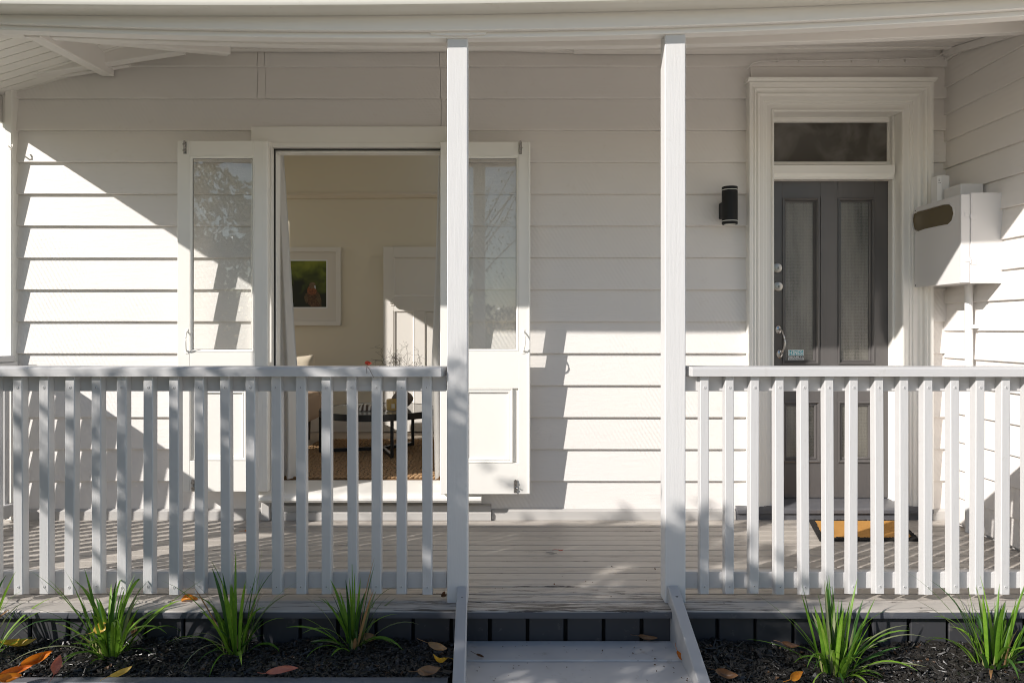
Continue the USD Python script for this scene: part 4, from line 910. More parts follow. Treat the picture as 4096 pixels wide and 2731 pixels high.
for j in range(gyn):
    for i in range(gxn):
        u, v_ = i / (gxn - 1), j / (gyn - 1)
        z = 0.012 + 0.034 * math.sin(PI * min(1, u * 1.0)) ** 0.6 * math.sin(PI * v_) ** 0.5 + 0.008 * math.sin(u * 17 + v_ * 5) + 0.02 * math.exp(-((u - 0.8) / 0.12) ** 2) * math.sin(PI * v_)
        if i in (0, gxn - 1) or j in (0, gyn - 1): z = 0.002
        vv.append((cl[0] + (u - 0.5) * 0.24, cl[1] + (v_ - 0.5) * 0.13, tz + z))
ff_ = []
for j in range(gyn - 1):
    for i in range(gxn - 1):
        a = j * gxn + i; ff_ += [[a, a + 1, a + gxn + 1], [a, a + gxn + 1, a + gxn]]
obj('fold', (np.array(vv), np.array(ff_)), m_cloth, ct, smooth=True)

# armchair and cushion at the left of the room
def puff(x0, x1, y0, y1, z0, z1, k=0.35, n=14, seed=1, crumple=0.006):
    s = trimesh.creation.icosphere(subdivisions=3); v = np.array(s.vertices)
    e = 1.0 / (1.0 + k * 6)
    v = np.sign(v) * np.abs(v) ** (0.35 + 0.3 * k)
    v /= np.abs(v).max()
    c = np.array([(x0 + x1) / 2, (y0 + y1) / 2, (z0 + z1) / 2]); h = np.array([(x1 - x0) / 2, (y1 - y0) / 2, (z1 - z0) / 2])
    v = c + v * h
    v += (meshkit.fbm(v * 9, 3, seed)[:, None] - 0.5) * crumple * 2
    return v, np.array(s.faces)
ac = thing('armchair', 'beige fabric armchair half hidden behind the left curtain', 'armchair')
ya = 6.10
obj('arm', puff(X(1080, ya), X(1256, ya), ya - 0.38, ya + 0.4, Z(1690, ya), Z(1570, ya), 0.2, seed=3), m_sofa, ac, smooth=True)
obj('seat', puff(-2.6, X(1120, ya), ya - 0.40, ya + 0.4, Z(1760, ya), Z(1600, ya), 0.2, seed=4), m_sofa, ac, smooth=True)
obj('back', puff(-2.6, X(1090, ya), ya + 0.25, ya + 0.5, Z(1690, ya), Z(1440, ya), 0.2, seed=5), m_sofa, ac, smooth=True)
for lx_ in (-2.45, X(1195, ya)):
    for ly_ in (ya - 0.3, ya + 0.3):
        obj('leg', lathe([(0.014, 0), (0.022, 0.24)], (lx_, ly_, FZ), 10), m_twig, ac)
cu = thing('cushion', 'cream cushion with pinched corner on the armchair, in sun', 'cushion')
cc = P(1215, 1452, 6.05)
cv, cf = puff(cc[0] - 0.24, cc[0] + 0.080, 5.97, 6.13, cc[2] - 0.12, Z(1424, 6.05), 0.5, seed=8, crumple=0.010)
tip = P(1258, 1420, 6.05)
for i, q in enumerate(cv):
    d = np.linalg.norm((q - [tip[0] - 0.02, 6.05, tip[2] - 0.02]) * [1, 0.6, 1]); w = math.exp(-(d / 0.035) ** 2)
    cv[i] = q + w * np.array([0.02, 0, 0.026])
obj('cover', (cv, cf), m_cush, cu, smooth=True)

# curtains
def curtain(edge, x_out, y, label, folds, seed):
    """edge: list of (z, x) of the free edge; x_out: the fixed side"""
    t = thing('curtain', label, 'curtain')
    zs = np.array([e[0] for e in edge])[::-1]; xe = np.array([e[1] for e in edge])[::-1]
    nz, nu = 36, 40; v = []
    for i in range(nz):
        z = zs.min() + (zs.max() - zs.min()) * i / (nz - 1); xf = np.interp(z, zs, xe)
        for j in range(nu):
            u = j / (nu - 1); x = x_out + (xf - x_out) * u
            amp = 0.022 + 0.03 * max(0, 0.6 - z / 2)
            v.append((x, y + amp * math.sin(u * folds * 2 * PI + seed + 0.25 * z) + 0.01 * math.sin(z * 4 + seed), z))
    f = []
    for i in range(nz - 1):
        for j in range(nu - 1):
            a = i * nu + j; f += [[a, a + 1, a + nu + 1], [a, a + nu + 1, a + nu]]
    obj('drop', (np.array(v), np.array(f)), m_curt, t, smooth=True)
yc = 4.70
curtain([(2.6, X(1128, yc)), (Z(610, yc), X(1133, yc)), (Z(1000, yc), X(1155, yc)), (Z(1450, yc), X(1186, yc)), (Z(1700, yc), X(1186, yc)), (FZ + 0.01, X(1183, yc))], X(1030, yc), yc,
        'white curtain drawn back at the left of the doorway', 3.2, 0.6)
curtain([(2.6, X(1762, yc)), (Z(610, yc), X(1757, yc)), (Z(1000, yc), X(1745, yc)), (Z(1450, yc), X(1728, yc)), (Z(1650, yc), X(1736, yc)), (FZ + 0.01, X(1742, yc))], X(1850, yc), yc,
        'narrow white curtain at the right edge of the doorway', 2.4, 2.0)

# ================================================================== METER BOX AND FITTINGS ON THE RIGHT WALL
mb = thing('meter_box', 'white painted metal meter box with oval window on the right hand wall', 'meter box')
Yn, Yf = 3.974, 4.425; xf = X(3843, Yn); zT, zB = Z(777, Yn), Z(1131, Yn)
zbk = zT - 0.004
obj('body', box(xf + 0.014, XR - 0.004, Yn + 0.002, Yf - 0.004, zB + 0.004, zT - 0.004, 0.003), m_box, mb)
def yz(py, pz, ref):     # a point on the left face: its depth from its pixel column
    Yq = F * xf / (py - U0); return Yq, CAMZ - (pz - V0) * Yq / F
win = [yz(*q, 0) for q in ((3648, 880), (3652, 862), (3664, 851), (3700, 842), (3770, 822), (3796, 820), (3808, 832), (3812, 855), (3806, 880), (3792, 894), (3750, 902), (3700, 913), (3668, 924), (3655, 915))]
from shapely.geometry import Polygon as SPoly
outer = SPoly([(Yn + 0.0105, zB), (Yf, zB), (Yf, zT), (Yn + 0.0105, zT)]); inner = SPoly(win).buffer(0.004).simplify(0.0008)
face = trimesh.creation.extrude_polygon(outer.difference(inner), 0.012, engine='earcut')
v = np.array(face.vertices); obj('cover_panel', (np.column_stack([xf + 0.012 - v[:, 2], v[:, 0], v[:, 1]]), np.array(face.faces)), m_box, mb, label='side panel with the oval window')
rg = trimesh.creation.extrude_polygon(inner.buffer(0.012).difference(inner.buffer(0.001)), 0.004, engine='earcut')
v = np.array(rg.vertices); obj('window_rim', (np.column_stack([xf + 0.002 - v[:, 2], v[:, 0], v[:, 1]]), np.array(rg.faces)), m_box, mb)
gl = trimesh.creation.extrude_polygon(inner.buffer(0.006), 0.002, engine='earcut')
m_amberw = plain('dull_window', (0.15, 0.115, 0.062), 0.25)
v = np.array(gl.vertices); obj('window', (np.column_stack([xf + 0.0125 - v[:, 2], v[:, 0], v[:, 1]]), np.array(gl.faces)), m_amberw, mb)
xh = X(3879, Yn)
obj('front_flange', box(xf - 0.0006, xh - 0.0015, Yn - 0.004, Yn + 0.010, zB, zT, 0.002), m_box, mb)
obj('front_door', box(xh + 0.0025, XR - 0.006, Yn - 0.006, Yn + 0.006, zB - 0.004, zT + 0.008, 0.002), m_box, mb)
for py in (865, 1045):
    z = Z(py, Yn)
    hg = obj('hinge', tube([(xh, Yn - 0.008, z - 0.012), (xh, Yn - 0.008, z + 0.012)], 0.004, 8), m_box, mb)
    obj('hinge_leaf', box(xh - 0.030, xh - 0.002, Yn - 0.0062, Yn - 0.0038, z - 0.002, z + 0.024, 0.0008), m_box, hg)
    obj('hinge_leaf', box(xh + 0.002, xh + 0.030, Yn - 0.0082, Yn - 0.0058, z - 0.020, z + 0.010, 0.0008), m_box, hg)
for yy, zz_ in ((Yf - 0.012, zT - 0.02), (Yf - 0.012, zB + 0.012)):
    obj('rivet', lathe([(0.004, -0.001), (0.004, 0.0025)], (0, 0, 0), 8)[0:1] and (np.column_stack([xf - lathe([(0.004, -0.001), (0.004, 0.0025)], (0, 0, 0), 8)[0][:, 2], lathe([(0.004, -0.001), (0.004, 0.0025)], (0, 0, 0), 8)[0][:, 0] + yy, lathe([(0.004, -0.001), (0.004, 0.0025)], (0, 0, 0), 8)[0][:, 1] + zz_]), lathe([(0.004, -0.001), (0.004, 0.0025)], (0, 0, 0), 8)[1]), m_dark, mb)
cd = thing('conduit', 'white plastic conduit pipe running down from the meter box to the deck', 'pipe')
xc0, ycd = XR - 0.052, 4.19
obj('pipe', tube([(xc0, ycd, 0.0), (xc0 - 0.0, ycd, 0.7), (xc0 - 0.002, ycd + 0.002, zB + 0.003)], 0.0215, 16), m_pvc, cd, smooth=40)
for z in (Z(1306, 4.17), Z(1612, 4.17)):
    obj('pipe_clip', join([lathe([(0.0235, -0.011), (0.0235, 0.011)], (xc0, ycd, z), 16), box(xc0 + 0.0, XR - 0.022, ycd - 0.045, ycd - 0.015, z - 0.011, z + 0.011, 0.002)]), m_pvc, cd)
obj('pipe_socket', lathe([(0.0245, -0.02), (0.0245, 0.02)], (xc0, ycd, Z(1976, 4.18)), 16), m_pvc, cd)
tc = thing('cable_cover', 'white rectangular cable cover standing up behind the meter box', 'cable cover')
q0, q1 = X(3748, 4.30), X(3797, 4.30)
tp = np.array([(q0, 4.30), (q0 + 0.018, 4.285), (q1 - 0.012, 4.285), (q1, 4.297), (q1, 4.36), (q0, 4.36)])
obj('trunking', loft([np.column_stack([tp, np.full(6, zz_)]) for zz_ in (zT - 0.10, Z(703, 4.29))], capfan(tp)), m_pvc, tc)
for i, (a, b, z) in enumerate(((0.002, 0.008, 0.020), (0.002, 0.011, 0.028), (0.002, 0.006, 0.040), (0.007, 0.012, 0.041))):
    obj('printed_mark', box(q0 + a + 0.003, q0 + b + 0.003, 4.2925 - a * 0.8, 4.2945 - a * 0.8, Z(703, 4.29) - z - 0.003, Z(703, 4.29) - z, 0.0003), m_signblk, tc)
jb = thing('junction_box', 'grey white box on the wall above the meter box', 'box')
obj('housing', box(X(3800, 4.2), XR - 0.026, 4.10, 4.26, zT - 0.02, Z(748, 4.2), 0.005), m_box, jb)
cb = thing('wall_cable', 'thin painted cable clipped along the wall above the front door', 'cable')
cpts = [P(2985, 282, 4.455), P(2998, 265, 4.455), P(3015, 252, 4.455), P(3048, 245, 4.455), P(3150, 244, 4.455), P(3300, 243, 4.455), P(3412, 239, 4.455), P(3500, 241, 4.455), P(3620, 236, 4.455), P(3735, 232, 4.455), P(3752, 226, 4.45), P(3775, 212, 4.445)]
obj('cable', tube(cpts, 0.0035, 8), m_wall, cb, smooth=True)
obj('cable', tube([(XR - 0.034, 4.43, Z(214, 4.43)), (XR - 0.034, 4.1, Z(214, 4.43) - 0.072), (XR - 0.034, 3.6, Z(214, 4.43) - 0.175)], 0.0035, 8), m_wall, cb, smooth=True)
for px in (3112, 3196, 3300, 3412, 3520, 3625):
    c = P(px, 243, 4.452); obj('cable_clip', box(c[0] - 0.004, c[0] + 0.004, 4.449, 4.468, c[2] - 0.006, c[2] + 0.008, 0.002), m_wall, cb)

# up and down wall light
wl = thing('wall_light', 'matte black cylinder up and down wall light beside the front door', 'wall lamp')
c = P(2919, 825, 4.375); cx, cy = c[0], 4.375
z0, z1 = Z(902, 4.375) + 0.006, Z(748, 4.375)
r = 0.0465
h = z1 - z0
obj('body', lathe([(r, 0.022), (r, h - 0.022)], (cx, cy, z0), 40), m_lampblk, wl, smooth=40)
obj('bezel', lathe([(r * 0.72, 0.0), (r - 0.002, 0.0), (r, 0.002), (r, 0.017)], (cx, cy, z0), 40), m_lampblk, wl, smooth=40)
obj('bezel', lathe([(r, h - 0.017), (r, h - 0.002), (r - 0.002, h), (r * 0.7, h)], (cx, cy, z0), 40), m_lampblk, wl, smooth=40)
for zz_ in (0.017, h - 0.022):
    obj('diffuser_ring', lathe([(r - 0.001, zz_), (r - 0.001, zz_ + 0.005)], (cx, cy, z0), 40), m_diff, wl, smooth=40)
obj('lens', lathe([(r * 0.715, -0.0008), (r * 0.715, 0.003)], (cx, cy, z0), 32), m_diff, wl)
obj('bracket', box(cx - 0.038, cx + 0.03, cy + 0.030, YW - 0.02, z0 + h * 0.20, z0 + h * 0.63, 0.004), m_lampblk, wl)

# doormat
dm = thing('doormat', 'brown coir doormat with black border before the front door', 'doormat')
mc = [np.array((1.835, 4.415)), np.array((1.722, 4.00)), np.array((2.275, 4.00)), np.array((2.385, 4.415))]
def quadslab(q, z0, z1):
    a = np.array([(p[0], p[1], z0) for p in q]); b = np.array([(p[0], p[1], z1) for p in q])
    return loft([a, b], np.array([[0, 1, 2], [0, 2, 3]]))
ctr = sum(mc) / 4
inn = [ctr + (p - ctr) * np.array((0.89, 0.84)) for p in mc]
def edge_strip(a, b, c_, d):
    nn = 60; ps = []
    top = []
    for i in range(nn + 1):
        s = i / nn; o = a + (b - a) * s; q = d + (c_ - d) * s
        top.append(np.array([(o[0], o[1], 0.002), (o[0], o[1], 0.012 + R.uniform(-0.004, 0.004)), (q[0], q[1], 0.016 + R.uniform(-0.003, 0.003)), (q[0], q[1], 0.002)]))
    return loft(top, np.array([[0, 1, 2], [0, 2, 3]]))
for i in range(4):
    j = (i + 1) % 4; obj('border', edge_strip(mc[i], mc[j], inn[j], inn[i]), m_coirblk, dm)
obj('coir_field', quadslab([ctr + (p - ctr) * np.array((0.895, 0.845)) for p in mc], 0.002, 0.015), m_coir, dm)

# ================================================================== GARDEN BEDS
def soilz(x, y):
    base = -0.150 - 0.02 * (x > 0.3)
    return base
def hump(x, y): return (meshkit.fbm(np.array([[x * 5, y * 5, 3.0]]), 3, 9)[0] - 0.5) * 0.05
def bed(x0, x1, y0, y1, base, slope):
    nx, ny = int((x1 - x0) / 0.06), int((y1 - y0) / 0.05) + 2
    X_, Y_ = np.meshgrid(np.linspace(x0, x1, nx), np.linspace(y0, y1, ny))
    H = base + (meshkit.fbm(np.stack([X_ * 5, Y_ * 5, X_ * 0 + 3], -1), 3, 9) - 0.5) * 0.05 + slope * (Y_ - y0)
    v = np.column_stack([X_.ravel(), Y_.ravel(), H.ravel()]); f = []
    for j in range(ny - 1):
        for i in range(nx - 1):
            a = j * nx + i; f += [[a, a + 1, a + nx + 1], [a, a + nx + 1, a + nx]]
    return v, np.array(f)
def bed_h(x, y, base, slope, y0):
    x = np.asarray(x); y = np.asarray(y)
    return base + (meshkit.fbm(np.stack([x * 5, y * 5, x * 0 + 3], -1), 3, 9) - 0.5) * 0.05 + slope * (y - y0)
beds = [(-3.6, -0.222, 2.735, 3.052, -0.152, 0.03), (0.735, 3.2, 2.30, 3.052, -0.185, 0.045)]
def chips(x0, x1, y0, y1, base, slope, count, seed, dense=None):
    g = np.random.default_rng(seed)
    ux = g.uniform(x0, x1, count); uy = g.uniform(y0, y1, count)
    L = g.gamma(4.0, 0.0060, count).clip(0.007, 0.05); W = L * g.uniform(0.18, 0.5, count); T = np.minimum(W * 0.5, g.uniform(0.002, 0.006, count))
    yaw = g.uniform(0, 2 * PI, count); pit = g.normal(0, 0.38, count); rol = g.normal(0, 0.5, count)
    zz_ = bed_h(ux, uy, base, slope, y0) + g.uniform(-0.002, 0.012, count)
    cub = np.array([(-1, -0.5, -1), (-0.8, 1, -1), (1, 0.6, -1), (0.85, -1, -1), (-0.9, -0.6, 1), (-0.7, 0.8, 1), (0.9, 0.7, 1), (0.8, -0.8, 1)], float) / 2
    fc = np.array([(0, 1, 2), (0, 2, 3), (4, 6, 5), (4, 7, 6), (0, 5, 1), (0, 4, 5), (1, 6, 2), (1, 5, 6), (2, 7, 3), (2, 6, 7), (3, 4, 0), (3, 7, 4)])[:, ::-1]
    v = np.repeat(cub[None], count, 0) * (1 + g.uniform(-0.25, 0.25, (count, 8, 3)))
    v = v * np.stack([L, W, T], 1)[:, None, :]
    cp_, sp_ = np.cos(pit)[:, None], np.sin(pit)[:, None]; cr, sr = np.cos(rol)[:, None], np.sin(rol)[:, None]; cy_, sy_ = np.cos(yaw)[:, None], np.sin(yaw)[:, None]
    x_, y_, z_ = v[..., 0], v[..., 1], v[..., 2]
    y_, z_ = y_ * cr - z_ * sr, y_ * sr + z_ * cr
    x_, z_ = x_ * cp_ + z_ * sp_, -x_ * sp_ + z_ * cp_
    x_, y_ = x_ * cy_ - y_ * sy_, x_ * sy_ + y_ * cy_
    v = np.stack([x_ + ux[:, None], y_ + uy[:, None], z_ + zz_[:, None]], -1).reshape(-1, 3)
    f = (fc[None] + 8 * np.arange(count)[:, None, None]).reshape(-1, 3)
    return v, f
for i, b in enumerate(beds):
    obj('garden_bed', bed(*b), m_soil, kind='structure')
obj('bark_mulch', chips(-2.9, -0.225, 2.737, 3.048, -0.152, 0.03, 12500, 5), m_chip, kind='stuff', label='black bark mulch in the bed left of the steps', category='mulch')
obj('bark_mulch', chips(0.76, 2.85, 2.55, 3.048, -0.185 + 0.045 * 0.25, 0.045, 14500, 6), m_chip, kind='stuff', label='black bark mulch in the bed right of the steps', category='mulch')
ed = thing('garden_edging', 'grey painted timber board edging the left garden bed', 'edging')
obj('edging_board', runx([(2.690, -0.46), (2.690, -0.142), (2.694, -0.138), (2.730, -0.138), (2.734, -0.142), (2.734, -0.46)], xs_cuts(-3.6, -0.224), wob(xs_cuts(-3.6, -0.224), 0.002, 7)), m_edge, ed)
obj('edging_board', box(0.735, 3.2, 2.25, 2.29, -0.46, -0.19, 0.004), m_edge, ed)

# ---- lily clumps
def blade_mesh(p0, azim, L, lean, droop, w, twist=0.0, nseg=9):
    d = np.array([math.cos(azim), math.sin(azim), 0.0]); s0 = np.array([-d[1], d[0], 0.0])
    pts = []; ang = lean
    p = np.array(p0, float)
    pts.append(p.copy())
    for i in range(nseg):
        ang2 = lean + droop * ((i + 1) / nseg) ** 1.6
        dirv = d * math.sin(ang2) + np.array([0, 0, math.cos(ang2)])
        p = p + dirv * L / nseg; pts.append(p.copy())
    v = []; f = []
    for i, q in enumerate(pts):
        t = i / nseg
        ww = w * min(1.0, 0.55 + 1.5 * t) * (1 - max(0, (t - 0.5) / 0.5) ** 2.2)
        ww = max(ww, 0.0006)
        a = lean + droop * t ** 1.6
        nrm = -d * math.cos(a) + np.array([0, 0, math.sin(a)])
        tw_ = twist * t
        s = s0 * math.cos(tw_) + nrm * math.sin(tw_); nn = nrm * math.cos(tw_) - s0 * math.sin(tw_)
        v += [q - s * ww / 2 + nn * ww * 0.18, q, q + s * ww / 2 + nn * ww * 0.18]
    for i in range(nseg):
        a = i * 3
        f += [[a, a + 1, a + 4], [a, a + 4, a + 3], [a + 1, a + 2, a + 5], [a + 1, a + 5, a + 4]]
    return np.array(v), np.array(f)
def lily(x, y, z, H, n, label, seed, special=(), spread=1.0, width=0.0125):
    t = thing('lily_clump', label, 'plant', 'strappy lily plants along the front of the verandah')
    g = random.Random(seed)
    for i in range(n):
        az = g.uniform(0, 2 * PI); rr_ = g.uniform(0, 0.035) * spread
        inner = g.random()
        L = H * (g.uniform(0.62, 1.05) if inner < 0.5 else g.uniform(0.35, 0.8))
        lean = (g.uniform(0.05, 0.42) if inner < 0.5 else g.uniform(0.35, 0.95))
        droop = (g.uniform(0.02, 0.5) if inner < 0.5 else g.uniform(0.2, 1.3)) if g.random() < 0.8 else g.uniform(0.9, 1.9)
        w = width * g.uniform(0.7, 1.15)
        if g.random() < 0.12: w *= 0.45; L *= 1.15; droop += 0.6
        if math.sin(az) > 0.3: lean *= 0.6
        base = (x + rr_ * math.cos(az) * 1.4, y + rr_ * math.sin(az), z)
        obj('leaf', blade_mesh(base, az, L, lean, droop, w, g.uniform(-0.7, 0.7)), (m_pale if g.random() < 0.07 else m_tan if g.random() < 0.06 else m_bladed if g.random() < 0.30 else m_blade), t, smooth=True)
    for (az, L, lean, droop, w, pale) in special:
        obj('leaf', blade_mesh((x + 0.02 * math.cos(az), y, z), az, L, lean, droop, w, 0.2, 14), m_pale if pale else m_blade, t, smooth=True)
    for i in range(max(8, n // 4)):
        az = g.uniform(0, 2 * PI); rr_ = g.uniform(0.005, 0.032) * spread
        obj('stem_base', blade_mesh((x + rr_ * math.cos(az) * 1.4, y + rr_ * math.sin(az), z - 0.01), az, g.uniform(0.06, 0.11), 0.12, 0.1, 0.011, 0, 4), m_stem, t, smooth=True)
lily(-2.10, 2.90, -0.15, 0.40, 34, 'lily clump at the left edge of the frame, only its right leaves showing', 41)
lily(-1.60, 2.915, -0.145, 0.40, 62, 'widest lily clump left of the steps, holding a fallen yellow leaf', 42, ((PI * 0.97, 0.47, 0.55, 0.5, 0.006, 0), (0.15, 0.45, 0.75, 0.25, 0.011, 0), (-2.5, 0.36, 0.9, 1.2, 0.013, 1), (PI * 0.9, 0.30, 1.0, 0.5, 0.012, 0)), 1.35, 0.0148)
lily(-1.105, 2.947, -0.142, 0.38, 46, 'middle lily clump of the left garden bed with one pale arching leaf', 43, ((PI * 0.98, 0.42, 0.5, 0.7, 0.008, 0), (0.1, 0.44, 0.28, -0.2, 0.009, 0), (-2.7, 0.26, 0.75, 1.2, 0.012, 1)), 1.1, 0.0142)
lily(-0.630, 2.965, -0.142, 0.38, 38, 'narrow upright lily clump nearest the left side of the steps', 44, ((0.3, 0.36, 0.15, 0.1, 0.012, 0),), 0.85, 0.0140)
lily(1.275, 2.826, -0.170, 0.345, 72, 'bright green lily clump right of the steps with long pale arching leaves', 45, ((0.05, 0.40, 0.75, 1.1, 0.008, 1), (0.2, 0.36, 0.7, 0.9, 0.008, 1), (PI, 0.36, 0.95, 0.55, 0.013, 0), (PI * 0.95, 0.42, 0.55, 0.5, 0.007, 0), (-0.6, 0.32, 1.0, 0.55, 0.013, 1)), 1.5, 0.0145)
lily(1.920, 2.86, -0.172, 0.36, 64, 'bright green lily clump at the right edge of the frame', 46, ((PI * 0.96, 0.50, 0.48, 0.5, 0.006, 0), (PI * 1.02, 0.44, 0.6, 0.55, 0.009, 1), (0.3, 0.44, 0.35, 0.2, 0.010, 0)), 1.4, 0.0145)

# ---- fallen leaves
def leaf_shape(L, W, curl, fold, wave, seed, stalk=0.03, nl=14, nw=6):
    v, f = [], []
    for i in range(nl + 1):
        t = i / nl; x = (t - 0.5) * L
        hw = W / 2 * (math.sin(PI * min(1, t ** 0.85)) ** 0.75) + 0.0004
        for j in range(nw + 1):
            u = j / nw * 2 - 1
            y = u * hw
            z = curl * L * ((t - 0.5) ** 2) * 2 + fold * (0.35 * abs(u) + 0.65 * u * u) * hw + wave * W * math.sin(t * 9 + u * 3 + seed)
            v.append((x, y, z))
    for i in range(nl):
        for j in range(nw):
            a = i * (nw + 1) + j; f += [[a, a + 1, a + nw + 2], [a, a + nw + 2, a + nw + 1]]
    parts = [(np.array(v), np.array(f))]
    z0 = curl * L * 0.5
    if stalk > 0: parts.append(tube([(-L / 2 + 0.002, 0, z0), (-L / 2 - stalk * 0.5, 0.002, z0 * 0.8 + 0.002), (-L / 2 - stalk, 0.006, z0 * 0.5)], 0.0009, 5))
    return join(parts)
def rot(v, rx, ry, rz):
    cx_, sx_ = math.cos(rx), math.sin(rx); cy_, sy_ = math.cos(ry), math.sin(ry); cz_, sz_ = math.cos(rz), math.sin(rz)
    Rm = np.array([[cz_, -sz_, 0], [sz_, cz_, 0], [0, 0, 1]]) @ np.array([[cy_, 0, sy_], [0, 1, 0], [-sy_, 0, cy_]]) @ np.array([[1, 0, 0], [0, cx_, -sx_], [0, sx_, cx_]])
    return v @ Rm.T
def fallen(pos, L, W, mat, label, rx=0, ry=0, rz=0, curl=0.3, fold=0.3, wave=0.05, stalk=0.03, seed=0):
    L *= 0.82; W *= 0.78
    v, f = leaf_shape(L, W, curl * 1.6, fold * 1.25, wave * 1.5, seed, stalk)
    v = rot(v, rx, ry, rz) + np.asarray(pos, float)
    obj('fallen_leaf', (v, f), mat, smooth=True, label=label, category='leaf', group='autumn leaves fallen about the porch')
def on(px, py, z):            # the point of a level surface seen at a pixel
    Yq = F * (CAMZ - z) / (py - V0); return P(px, py, Yq)
ML, MR = -0.118, -0.135
def g_(px, py, z=None, up=0.0): 
    q = on(px, py, (ML if px < 1900 else MR) if z is None else z); q[2] += up; return q
fallen(g_(80, 2575), 0.17, 0.045, m_ye, 'long yellow orange leaf lying flat on mulch at the left edge', 0.5, 0, 0.15, 0.25, 0.4, seed=1)
fallen(g_(150, 2648, up=0.014), 0.135, 0.044, m_or, 'large curled orange leaf with yellow tip on mulch at lower left', 1.1, -0.25, 0.60, 0.5, 1.1, seed=2)
fallen(g_(70, 2685, up=0.004), 0.125, 0.032, m_rdor, 'long red orange leaf under the large curled orange one', 1.0, -0.1, 0.48, 0.3, 1.0, seed=3)
fallen(g_(40, 2722, up=0.008), 0.10, 0.042, m_or, 'orange leaf in the bottom left corner of the picture', 0.8, 0, 0.35, 0.3, 0.7, seed=4)
fallen(g_(222, 2690, up=0.03), 0.085, 0.048, m_pk, 'pale pink leaf propped upright on mulch at lower left', 1.0, -0.9, 1.6, 0.2, 0.3, seed=5)
fallen(g_(485, 2705, up=0.01), 0.095, 0.032, m_ye, 'pale yellow leaf resting on the timber edging', 0.5, -0.2, 0.7, 0.3, 0.6, seed=6)
fallen(P(405, 2508, 2.86), 0.070, 0.05, m_ye, 'yellow leaf caught in the widest lily clump', 1.35, -0.5, 0.2, 0.15, 0.2, seed=7)
fallen(g_(755, 2402, 0.0, 0.012), 0.10, 0.034, m_or, 'arched orange leaf on the front board of the deck', 0.7, 0.0, 0.2, -0.45, 0.6, seed=8)
fallen(g_(545, 2545, up=0.03), 0.09, 0.04, m_br, 'dead brown leaf leaning behind the widest lily clump', 0.9, 0.8, -0.8, 0.5, 0.8, seed=9)
fallen(g_(1482, 2562, up=0.012), 0.085, 0.042, m_tan, 'tan leaf on mulch right of the narrow lily clump', 0.9, 0.1, -0.15, 0.4, 0.5, seed=10)
fallen(g_(1127, 2690, up=0.012), 0.145, 0.032, m_pk, 'slender pink red leaf along the timber edging', 0.9, -0.08, 0.2, -0.1, 0.4, seed=11)
fallen(g_(1752, 2606, up=0.02), 0.10, 0.035, m_tan, 'tan leaf with long stalk against the left side of the steps', 0.9, 0.2, -0.2, 0.3, 0.3, stalk=0.05, seed=12)
fallen(g_(1712, 2696, up=0.012), 0.11, 0.045, m_br, 'wrinkled brown leaf under the bright yellow one by the steps', 0.8, 0, 0.35, 0.3, 0.3, 0.1, seed=13)
fallen(g_(1762, 2678, up=0.03), 0.075, 0.035, m_ye, 'bright yellow leaf with stalk at the foot of the left side board', 0.9, -0.35, PI + 0.35, 0.5, 0.5, stalk=0.05, seed=14)
rl = P(1474, 1452, 3.10)
fallen((rl[0], 3.095, RZT + 0.012), 0.036, 0.022, m_rd, 'small curled red leaf perched on the left handrail', 1.2, 0.1, 0.1, 0.5, 1.2, 0.1, 0.0, seed=15)
obj('leaf_stalk', join([tube([(rl[0] - 0.005, 3.088, RZT + 0.006), (rl[0] + 0.010, 3.078, RZT - 0.012), (rl[0] + 0.026, 3.080, RZT - 0.044)], 0.0009, 5), tube([(rl[0] - 0.008, 3.088, RZT + 0.004), (rl[0] - 0.003, 3.080, RZT - 0.028)], 0.0008, 5)]), m_twig,
    label='two thin dark stalks hanging from the red leaf on the handrail', category='stalk')
fallen(g_(2590, 2563, -0.136, 0.010), 0.10, 0.026, m_br, 'curled dark brown leaf at the back of the upper tread', 0.7, 0.05, -0.15, 0.25, 0.9, seed=16)
fallen(g_(2722, 2640, -0.136, 0.02), 0.045, 0.022, m_or, 'little orange leaf standing against the right side board of the steps', 1.1, 0.8, -1.1, 0.3, 0.6, seed=17)
fallen(g_(1922, 2630, -0.136, 0.006), 0.045, 0.012, m_br, 'small rolled brown leaf at the left end of the upper tread', 0.6, 0.1, -0.5, 0.2, 1.2, seed=18)
fallen(g_(3180, 2716, up=0.012), 0.085, 0.036, m_or, 'rounded orange leaf on mulch below the right lily clump', 0.9, -0.2, 0.5, 0.2, 0.4, seed=19)
fallen(g_(2905, 2712, up=0.012), 0.10, 0.040, m_br, 'dark brown curled leaf on mulch right of the steps', 0.8, 0.1, -0.3, 0.4, 0.8, seed=20)
fallen(g_(3160, 2590, up=0.01), 0.085, 0.028, m_br, 'reddish brown leaf on mulch behind the right lily clump', 0.7, 0.1, -0.3, 0.2, 0.5, seed=21)
fallen(g_(3452, 2585, up=0.015), 0.025, 0.022, m_br, 'tiny brown leaf scrap before the right base boards', 1.1, 0, 0.3, 0.2, 0.4, seed=22)
fallen(g_(2243, 2204, 0.0, 0.003), 0.035, 0.010, m_rd, 'small red brown leaf on the deck beside the feather', 0.3, 0, 0.1, 0.3, 0.6, seed=23)
fallen(g_(985, 2125, 0.0, 0.003), 0.022, 0.012, m_or, 'tiny orange leaf far back on the deck behind the left balustrade', 0.5, 0, 0.6, 0.3, 0.6, seed=24)
fallen(g_(1768, 2394, 0.0, 0.012), 0.036, 0.028, m_br, 'crumpled dead leaf at the foot of the left post', 0.9, 0.3, 0.9, 0.8, 1.2, 0.2, seed=25)
fallen(g_(2620, 2279, 0.0, 0.004), 0.012, 0.010, m_br, 'brown crumb of leaf on the deck near the right post', 0.5, 0, 0.2, 0.4, 0.6, stalk=0, seed=26)
